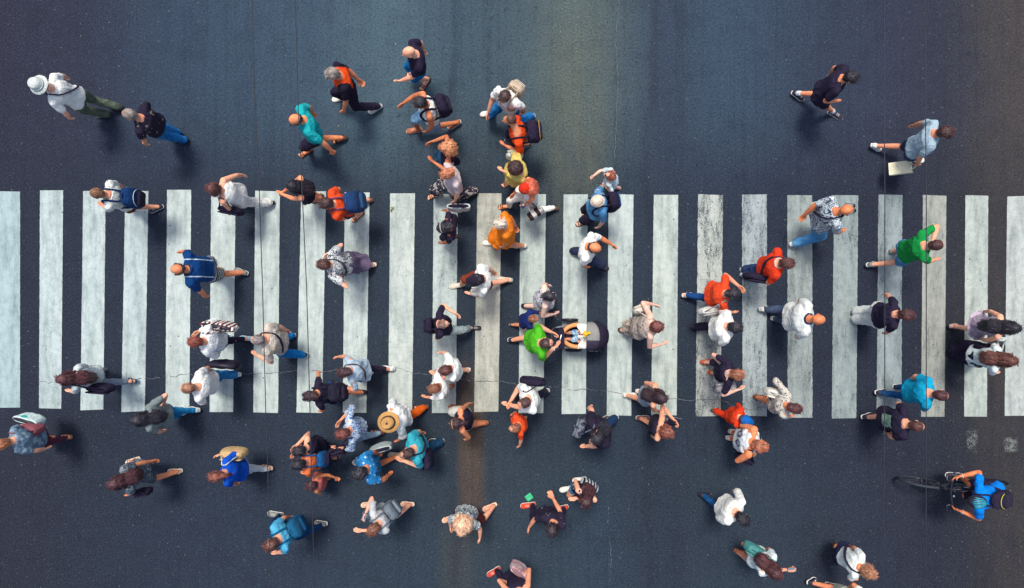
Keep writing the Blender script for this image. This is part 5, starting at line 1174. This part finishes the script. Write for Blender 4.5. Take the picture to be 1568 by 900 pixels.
# ------------------------------------------------------------------ overhead wires
WZ = 6.0; WM = plain('wire_steel', (.016, .019, .030, 1), .6)
def wire(label, pts):
    m = MB(); P = [at(x, y, WZ) for x, y in pts]; a = P[0] + (P[0] - P[1]) * 6; b = P[-1] + (P[-1] - P[-2]) * 6; P = [a] + P + [b]
    o0 = P[len(P) // 2].copy(); m.tube([p - o0 for p in P], .0040, 8); o = obj('overhead_wire', m, WM, loc=tuple(o0)); tag(o, label, 'wire', 'wires hung over the road')
wire('leftmost thin overhead wire, crossing the trailing foot of the white trousers', [(386, 0), (390, 150), (397, 291), (402, 440), (407, 632), (409.5, 700), (413.7, 860), (415, 900)])
wire('thin overhead wire passing over the black dress and the long grey skirt side', [(452, 0), (456.5, 160), (462.5, 290), (469.5, 440), (474.7, 632), (477, 740), (480, 840), (481.5, 900)])
wire('thin overhead wire over the black t-shirt and wide white trousers', [(1354, 0), (1354.4, 220), (1355, 300), (1354.8, 560), (1353.6, 820), (1353, 900)])
wire('rightmost thin overhead wire, crossing the cyclist front wheel', [(1416, 0), (1417.5, 220), (1418.5, 300), (1418.3, 640), (1418, 820), (1418, 900)])

# ------------------------------------------------------------------ pushchair with a baby
def pushchair():
    o0 = at(888, 514, 0); rz = radians(2); T = lambda px, py, z: at(px, py, z) - o0
    fr = plain('dark_tube', (.05, .05, .065, 1), .35, .6); alu = plain('pale_tube', (.55, .57, .58, 1), .35, .8); blk = BLK; tan = plain('tan_padding', rgb(224, 150, 90), .55, 0, .2)
    e = empty('pushchair', tuple(o0), 0)
    m = MB()
    for py in (498, 532):
        m.tube([T(850, py + (4 if py < 515 else 0), .98), T(868, py, .62), T(884, py, .40), T(912, py, .16)], .013, 8); m.tube([T(866, py, .16), T(884, py, .42), T(905, py, .55)], .012, 8)
    m.tube([T(884, 497, .42), T(884, 533, .42)], .012, 8); m.tube([T(866, 490, .15), T(866, 538, .15)], .010, 8); m.tube([T(912, 498, .15), T(912, 532, .15)], .010, 8)
    obj('frame', m, alu, e)
    m = MB(); m.tube([T(855, 503, .96), T(848, 502, 1.0), T(845, 506, 1.01), T(845, 532, 1.01), T(848, 537, 1.0), T(857, 534, .96)], .016, 10); obj('handlebar', m, DARK, e)
    m = MB(); m.box(T(859, 519, .86), X3, Y3, Z3, .055, .16, .05); obj('organiser', m, blk, e, finish=fold(.004, 14)); 
    m = MB(); m.slab(T(858, 519, .93), unit(np.array([.25, 1, 0])), unit(np.array([-1, .25, 0])), Z3, .075, .008, .004); obj('zip', m, alu, e)
    # seat shell: a deep padded tray, open on top
    m = MB(); n = 28; R = []
    def oval(cx, cy, rx, ry, z): return [T(cx, cy, z) + np.array([rx * cos(2 * pi * i / n), ry * sin(2 * pi * i / n), 0]) for i in range(n)]
    for rx, ry, z in ((.20, .12, .42), (.28, .18, .46), (.31, .20, .62), (.27, .165, .62), (.25, .15, .52), (.15, .08, .50)): R.append(oval(884, 514, rx, ry, z))
    m.rings(R); obj('seat', m, blk, e)
    m = MB(); pts = []
    for i in range(21):
        a = lerp(radians(80), radians(280), i / 20); pts.append(T(885, 514, .66) + np.array([.25 * cos(a), .178 * sin(a), .0]))
    m.tube(pts, .034, 10, False, .8); obj('padded_bumper', m, tan, e)
    # folding hood in ribs, its axis across the pushchair
    def hood(a0, a1, y0, y1, mat, nm, grow=0.0):
        m = MB(); na, ny = 10, 12; g = []
        C = T(900, 514, .60)
        for i in range(na + 1):
            a = radians(lerp(a0, a1, i / na)); row = []
            for j in range(ny + 1):
                t = lerp(y0, y1, j / ny); wy = .235 + grow; r = (.36 + grow + .008 * abs(sin(i * pi / 5))) * math.sqrt(max(.05, 1 - abs(t) ** 2.4 * .80)); row.append(C + np.array([r * .92 * cos(a), wy * t, r * sin(a) * .98]))
            g += row
        k = ny + 1; gi = [p * np.array([1, 1, 1]) - unit(p - C) * .012 for p in g]; N = len(g); fs = []
        for i in range(na):
            for j in range(ny): q = (i * k + j, (i + 1) * k + j, (i + 1) * k + j + 1, i * k + j + 1); fs += [q, tuple(N + x for x in reversed(q))]
        for i in range(na):
            for j in (0, ny): q = (i * k + j, (i + 1) * k + j, N + (i + 1) * k + j, N + i * k + j); fs.append(q if j else tuple(reversed(q)))
        for j in range(ny):
            for i in (0, na): q = (i * k + j, i * k + j + 1, N + i * k + j + 1, N + i * k + j); fs.append(tuple(reversed(q)) if i else q)
        m._add(g + gi, fs); return obj(nm, m, mat, e)
    hood(60, 100, -.25, 1, F(146, 145, 141), 'hood_panel'); hood(60, 100, -1, -.26, F(66, 58, 76), 'hood_panel'); hood(-8, 62, -1, 1, BLK, 'hood', .006)
    m = MB(); m.tube([T(926, 505, .78), T(928, 511, .79), T(928, 516, .79)], .006, 6); obj('hood_trim', m, F(190, 190, 190), e)
    def wheel(px, py, r, th):
        w = MB(); c = T(px, py, r); pts = [c + np.array([cos(a) * (r - th), 0, sin(a) * (r - th)]) for a in np.linspace(0, 2 * pi, 29)[:-1]]; w.tube(pts, th, 10, True, 1.0); o = obj('wheel', w, DARK, e)
        d = MB(); secs = [(c + Y3 * y, X3, Z3, q, q) for y, q in ((-.016, r * .35), (-.014, r * .62), (.014, r * .62), (.016, r * .35))]; d.loft(secs, 20); obj('rim', d, plain('wheel_grey', (.3, .31, .33, 1), .4, .5), o)
        h = MB(); h.loft([(c + Y3 * y, X3, Z3, q, q) for y, q in ((-.028, .01), (-.026, .02), (.026, .02), (.028, .01))], 12); obj('hub', h, alu, o)
    for px, py in ((873, 489.5), (878, 536)): wheel(px, py, .14, .022)
    for px, py in ((914, 497), (914, 532)): wheel(px, py, .10, .020)
    b = MB(); b.box(T(890, 514, .26), X3, Y3, Z3, .22, .16, .09); obj('basket', b, blk, e, finish=fold(.006, 9))
    m = MB(); m.box(T(908, 536, .62), X3, Y3, Z3, .075, .018, .05); obj('folded_cloth', m, F(206, 204, 198), e)
    tag(e, 'black pushchair with grey ribbed hood and tan padded bumper', 'pushchair')
pushchair()

def baby():
    o0 = at(887, 514, .50); e = MB(); S = lambda x, y, z: np.array([x, y, z])
    # lying back with the head under the hood, knees raised towards the handlebar
    e.loft([(S(-.02, 0, .03), X3, Y3, .05, .07), (S(.03, 0, .05), X3, Y3, .07, .085), (S(.10, 0, .12), X3, Y3, .06, .09), (S(.15, 0, .17), X3, Y3, .04, .06)], 14)
    e.cap(S(.15, 0, .17), .032, S(.18, 0, .21), .034); e.ell(S(.20, 0, .25), (X3, Y3, Z3), (.072, .066, .078)); e.cap(S(.145, 0, .272), .012, S(.135, 0, .255), .010, 8)
    for s in (1, -1):
        e.ell(S(.20, s * .066, .25), (X3, Y3, Z3), (.014, .010, .018), 8, 6)
        e.cap(S(0, s * .05, .05), .045, S(-.11, s * .058, .10), .038); e.cap(S(-.11, s * .058, .10), .036, S(-.19, s * .05, .02), .026); e.cap(S(-.19, s * .05, .02), .022, S(-.235, s * .05, .035), .016)
        a, el, w = S(.13, s * .085, .15), S(.08, s * .135, .12), S(-.0, s * .085, .15)
        e.cap(a, .033, el, .028); e.cap(el, .028, w, .021)
        for j in range(4): e.cap(w, .013, w + S(-.034 - .004 * (j in (1, 2)), s * (.016 - .011 * j), .006 - .004 * j), .0085, 6)
        e.cap(w, .012, w + S(-.012, -s * .024, .012), .009, 6)
    hd = S(.20, 0, .25)
    def fin(v, n):
        sl_ = np.zeros(len(v), dtype=np.int32); q = v - hd
        for s in (1, -1): sl_[(np.abs(q[:, 1] - s * .026) < .011) & (np.abs(q[:, 2] - .018) < .010) & (q[:, 0] < -.03)] = 1
        return v, sl_
    b = obj('person', e, [skin('fair'), EYE], voxel=.0065, smooth=2, finish=fin, loc=tuple(o0)); tag(b, 'baby in white top and blue print shorts lying in the pushchair', 'person', 'pedestrians crossing the street')
    t = MB(); t.loft([(S(.015, 0, .045), X3, Y3, .082, .10), (S(.06, 0, .09), X3, Y3, .075, .105), (S(.11, 0, .135), X3, Y3, .068, .103), (S(.150, 0, .172), X3, Y3, .048, .075)], 16)
    for s in (1, -1): t.cap(S(.125, s * .075, .145), .042, S(.085, s * .128, .12), .042)
    obj('t_shirt', t, WHITE, b, voxel=.008, smooth=2, finish=fold(.006, 16))
    t = MB(); t.loft([(S(-.035, 0, .02), X3, Y3, .05, .085), (S(.0, 0, .045), X3, Y3, .07, .095), (S(.03, 0, .06), X3, Y3, .075, .095)], 14)
    for s in (1, -1): t.cap(S(0, s * .05, .05), .055, S(-.10, s * .058, .095), .050)
    obj('shorts', t, F(150, 190, 216, 'floral', (70, 120, 176), .5, (214, 228, 236)), b, voxel=.008, smooth=2, finish=fold(.004, 16))
    h = MB(); h.ell(hd + S(.016, 0, .014), (X3, Y3, Z3), (.070, .070, .074)); obj('hair', h, hairmat(150, 100, 60), b)
    # blanket and toy
    w = MB(); secs = [(S(.02, -.20, .20), X3, Z3, .07, .012), (S(.04, -.13, .215), X3, Z3, .08, .014), (S(.07, -.06, .235), X3, Z3, .06, .016), (S(.03, 0, .245), X3, Z3, .09, .016), (S(.07, .06, .235), X3, Z3, .06, .016), (S(.04, .13, .215), X3, Z3, .09, .014), (S(.02, .20, .20), X3, Z3, .08, .010)]
    w.loft(secs, 16); o = obj('baby_blanket', w, WHITE, voxel=.008, smooth=2, finish=fold(.010, 14), loc=tuple(o0)); tag(o, 'white muslin cloth draped over the baby', 'blanket')
    o1 = at(897, 511, .985); e2 = MB(); e2.ell(np.zeros(3), (X3, Y3, Z3), (.040, .036, .030)); e2.ell(S(.05, .012, .012), (X3, Y3, Z3), (.026, .025, .024)); 
    for s in (1, -1): e2.cap(S(-.01, s * .03, 0), .014, S(-.035, s * .05, -.006), .010, 8)
    y = obj('soft_toy', e2, F(236, 190, 50), loc=tuple(o1)); tag(y, 'small yellow soft toy fixed on the pushchair hood', 'toy')
    r = MB(); r.tube([S(-.02, 0, .01), S(-.06, -.01, -.01), S(-.10, -.015, -.035)], [.012, .016, .012], 8); obj('ribbon', r, F(216, 110, 90), y)
baby()

# ------------------------------------------------------------------ bicycle and rider
def bicycle():
    base = at(1440, 731, 0); fwd = np.array([-1.0, 0.0, 0]); e = empty('bicycle', tuple(base), 0); r = .335
    A = at(1411, 738, r) - base; Bk = A - fwd * 1.04; A[2] = Bk[2] = r; st = radians(8)
    q = np.array([cos(st) * -1, -sin(st) * 1, 0]); q = unit(np.array([-1, .10, 0])); qs = np.array([-q[1], q[0], 0])
    tyre = plain('tyre_rubber', (.030, .038, .050, 1), .7); steel = plain('spoke_steel', (.14, .15, .17, 1), .4, .9); frm = plain('frame_paint', (.02, .02, .03, 1), .3)
    def wheel(c, d):
        t = MB(); t.tube([c + d * cos(a) * r + Z3 * sin(a) * r for a in np.linspace(0, 2 * pi, 49)[:-1]], .021, 10, True); w = obj('tyre', t, tyre, e)
        t = MB(); t.tube([c + d * cos(a) * (r - .026) + Z3 * sin(a) * (r - .026) for a in np.linspace(0, 2 * pi, 49)[:-1]], .010, 8, True); obj('rim', t, frm, w)
        t = MB(); sd = np.array([-d[1], d[0], 0])
        for i in range(24):
            a = 2 * pi * i / 24; t.tube([c + sd * .025 * (1 if i % 2 else -1) + Z3 * .012 * sin(a) + d * .012 * cos(a), c + d * cos(a + .25) * (r - .03) + Z3 * sin(a + .25) * (r - .03)], .0014, 4)
        obj('spokes', t, steel, w); t = MB(); t.cap(c - sd * .04, .02, c + sd * .04, .02); obj('hub', t, frm, w)
    wheel(A, q); wheel(Bk, fwd)
    f = lambda x, z, y=0: np.array([Bk[0] + fwd[0] * x, Bk[1] + y, z])
    m = MB(); hd0, hd1, seat, bb, so = f(.92, .63), f(.88, .80), f(.24, .80), f(.43, .29), f(.20, .90)
    m.tube([hd1, seat], .020, 10); m.tube([hd0, bb], .023, 10); m.tube([bb, seat], .018, 10); m.tube([seat, so], .014, 10); m.tube([hd0, hd1], .024, 10)
    for s in (1, -1): m.tube([seat, f(0, r, s * .06)], .010, 8); m.tube([bb, f(0, r, s * .06)], .011, 8)
    obj('frame', m, frm, e)
    m = MB(); m.tube([hd1, hd0], .019, 8)
    for s in (1, -1): m.tube([hd0 + Y3 * s * .055 * 1, A + qs * s * .055], [.016, .013], 8)
    m.tube([hd0 + Y3 * .055, hd0 - Y3 * .055], .014, 8); obj('fork', m, frm, e)
    hb = at(1457, 753, 1.0) - base; hy = hb[1]
    m = MB(); m.tube([hd1, f(.93, .93), np.array([hb[0] + .02, A[1], .97])], .016, 8); obj('stem', m, frm, e)
    c = np.array([hb[0], A[1], .98]); m = MB(); m.tube([c + np.array([.05, .31, .02]), c + np.array([.01, .16, .02]), c, c + np.array([.01, -.16, .02]), c + np.array([.05, -.31, .02])], .013, 10); hbo = obj('handlebar', m, frm, e)
    for s in (1, -1):
        g = MB(); g.tube([c + np.array([.052, s * .315, .02]), c + np.array([.03, s * .21, .02])], .018, 10); obj('grip', g, DARK, hbo)
        g = MB(); g.tube([c + np.array([-.0, s * .18, .02]), c + np.array([-.06, s * .20, .0]), c + np.array([-.05, s * .29, -.005])], .007, 6); obj('brake_lever', g, steel, hbo)
    g = MB(); g.ell(c + np.array([.03, -.05, .035]), (X3, Y3, Z3), (.028, .028, .018), 12, 8); obj('bell', g, steel, hbo)
    m = MB(); m.loft([(f(.06, .90), Y3, Z3, .075, .025), (f(.12, .91), Y3, Z3, .085, .03), (f(.22, .91), Y3, Z3, .05, .028), (f(.32, .905), Y3, Z3, .022, .02), (f(.34, .90), Y3, Z3, .01, .012)], 14); obj('saddle', m, DARK, e)
    m = MB(); m.tube([bb + np.array([.17 * 0 + .10 * cos(a), -.075, .10 * sin(a)]) for a in np.linspace(0, 2 * pi, 25)[:-1]], .006, 6, True); m.tube([bb + Y3 * .09, bb - Y3 * .09], .016, 8)
    m.tube([bb + Y3 * .09, bb + Y3 * .095 + np.array([-.13, 0, .10])], .011, 8); m.tube([bb - Y3 * .09, bb - Y3 * .095 + np.array([.13, 0, -.10])], .011, 8); cr = obj('crank', m, steel, e)
    for s in (1, -1):
        p = MB(); p.box(bb + Y3 * s * .145 + np.array([-.13 * s, 0, .10 * s]), X3, Y3, Z3, .045, .05, .012); obj('pedal', p, DARK, cr)
    tag(e, 'black bicycle with dark tyres under the rider in a bright blue jersey', 'bicycle')
    return base + so, base + bb, base + c
SO, BBK, HBC = bicycle()
R_ = person('cyclist in bright blue jersey and dark helmet with teal ribs', (1496, 768), 184, [], [], h=1.78, sk='red', pel=None, top=tee(F(10, 132, 226), ease=.014), bot=('shorts', BLK), hair=('short', *DKH), shoe=BSH, hat=('helmet', None), tilt=.45) if False else None
# ------------------------------------------------------------------ rider (built like the walkers, seated)
def rider():
    global person
    s0 = SO + np.array([0, 0, .075])
    def inv(w):  # photo pixel of a place
        k = (CAM_H - w[2]) / CAM_H / PXM; return w[0] / k + CX, CY - w[1] / k
    hp = inv(s0); ft = []
    for s in (1, -1):
        f = BBK + np.array([-.13 * s, s * .145, .10 * s + .10]); x, y = inv(f); ft.append((x - 2, y, 180, 0, f[2] + .02))
    hl = []
    for s in (1, -1):
        w = HBC + np.array([.075, s * .275, .06]); x, y = inv(w); hl.append((x + 5, y, w[2], -.45, .6 if s < 0 else -.6, -.55))
    return person('cyclist in bright blue jersey and dark helmet with teal ribs', (1494, 767), 180, hl, ft, h=1.70, sk='red', top=tee(F(8, 130, 228), ease=.014), bot=('shorts', BLK), hair=('crop', *DKH), shoe=BSH, hat=('helmet', None), tilt=.30, pel=(*hp, s0[2]), chest=(1499, 764, 1.33), dz=-.16, acc=[('watch', 1, F(210, 210, 205)), ('watch', -1, F(210, 210, 205))])
B = rider()
backpack('black backpack with yellow tabs on the cyclist', B, BLK, F(48, 44, 62), size=(.28, .14, .40), tag_mat=F(214, 210, 60))

run_jobs()

# ------------------------------------------------------------------ daylight
w = bpy.data.worlds.new('World'); SC.world = w; w.use_nodes = True
nt = w.node_tree; bg = nt.nodes['Background']; sky = nt.nodes.new('ShaderNodeTexSky'); sky.sky_type = 'NISHITA'; sky.sun_disc = False
EL, AZ = 70.0, 15.0       # sun high, from the top of the picture and a little left
sky.sun_elevation = radians(EL); sky.sun_rotation = radians(-AZ); sky.air_density = 1.0; sky.dust_density = 3.0; sky.ozone_density = 1.0
nt.links.new(sky.outputs[0], bg.inputs[0]); bg.inputs[1].default_value = SKY_S
ld = bpy.data.lights.new('sun', 'SUN'); ld.energy = SUN_S; ld.angle = radians(12); ld.color = (1.0, .95, .87)
lo = bpy.data.objects.new('sun', ld); COL.objects.link(lo); lo.location = (0, 0, 20); lo.rotation_euler = (radians(-(90 - EL)), 0, radians(AZ))
cd = bpy.data.cameras.new('camera'); cam = bpy.data.objects.new('camera', cd); COL.objects.link(cam)
cam.location = (0, 0, CAM_H); cam.rotation_euler = (0, 0, 0); cd.sensor_width = 36; cd.lens = 36 * CAM_H / (1568 / PXM); cd.clip_end = 500; cd.clip_start = .1
SC.camera = cam
SC.view_settings.view_transform = 'Standard'; SC.view_settings.look = 'None'; SC.view_settings.exposure = EXPO; SC.view_settings.gamma = 1; SC.view_settings.use_curve_mapping = False
try: SC.cycles.use_denoising = True
except Exception: pass
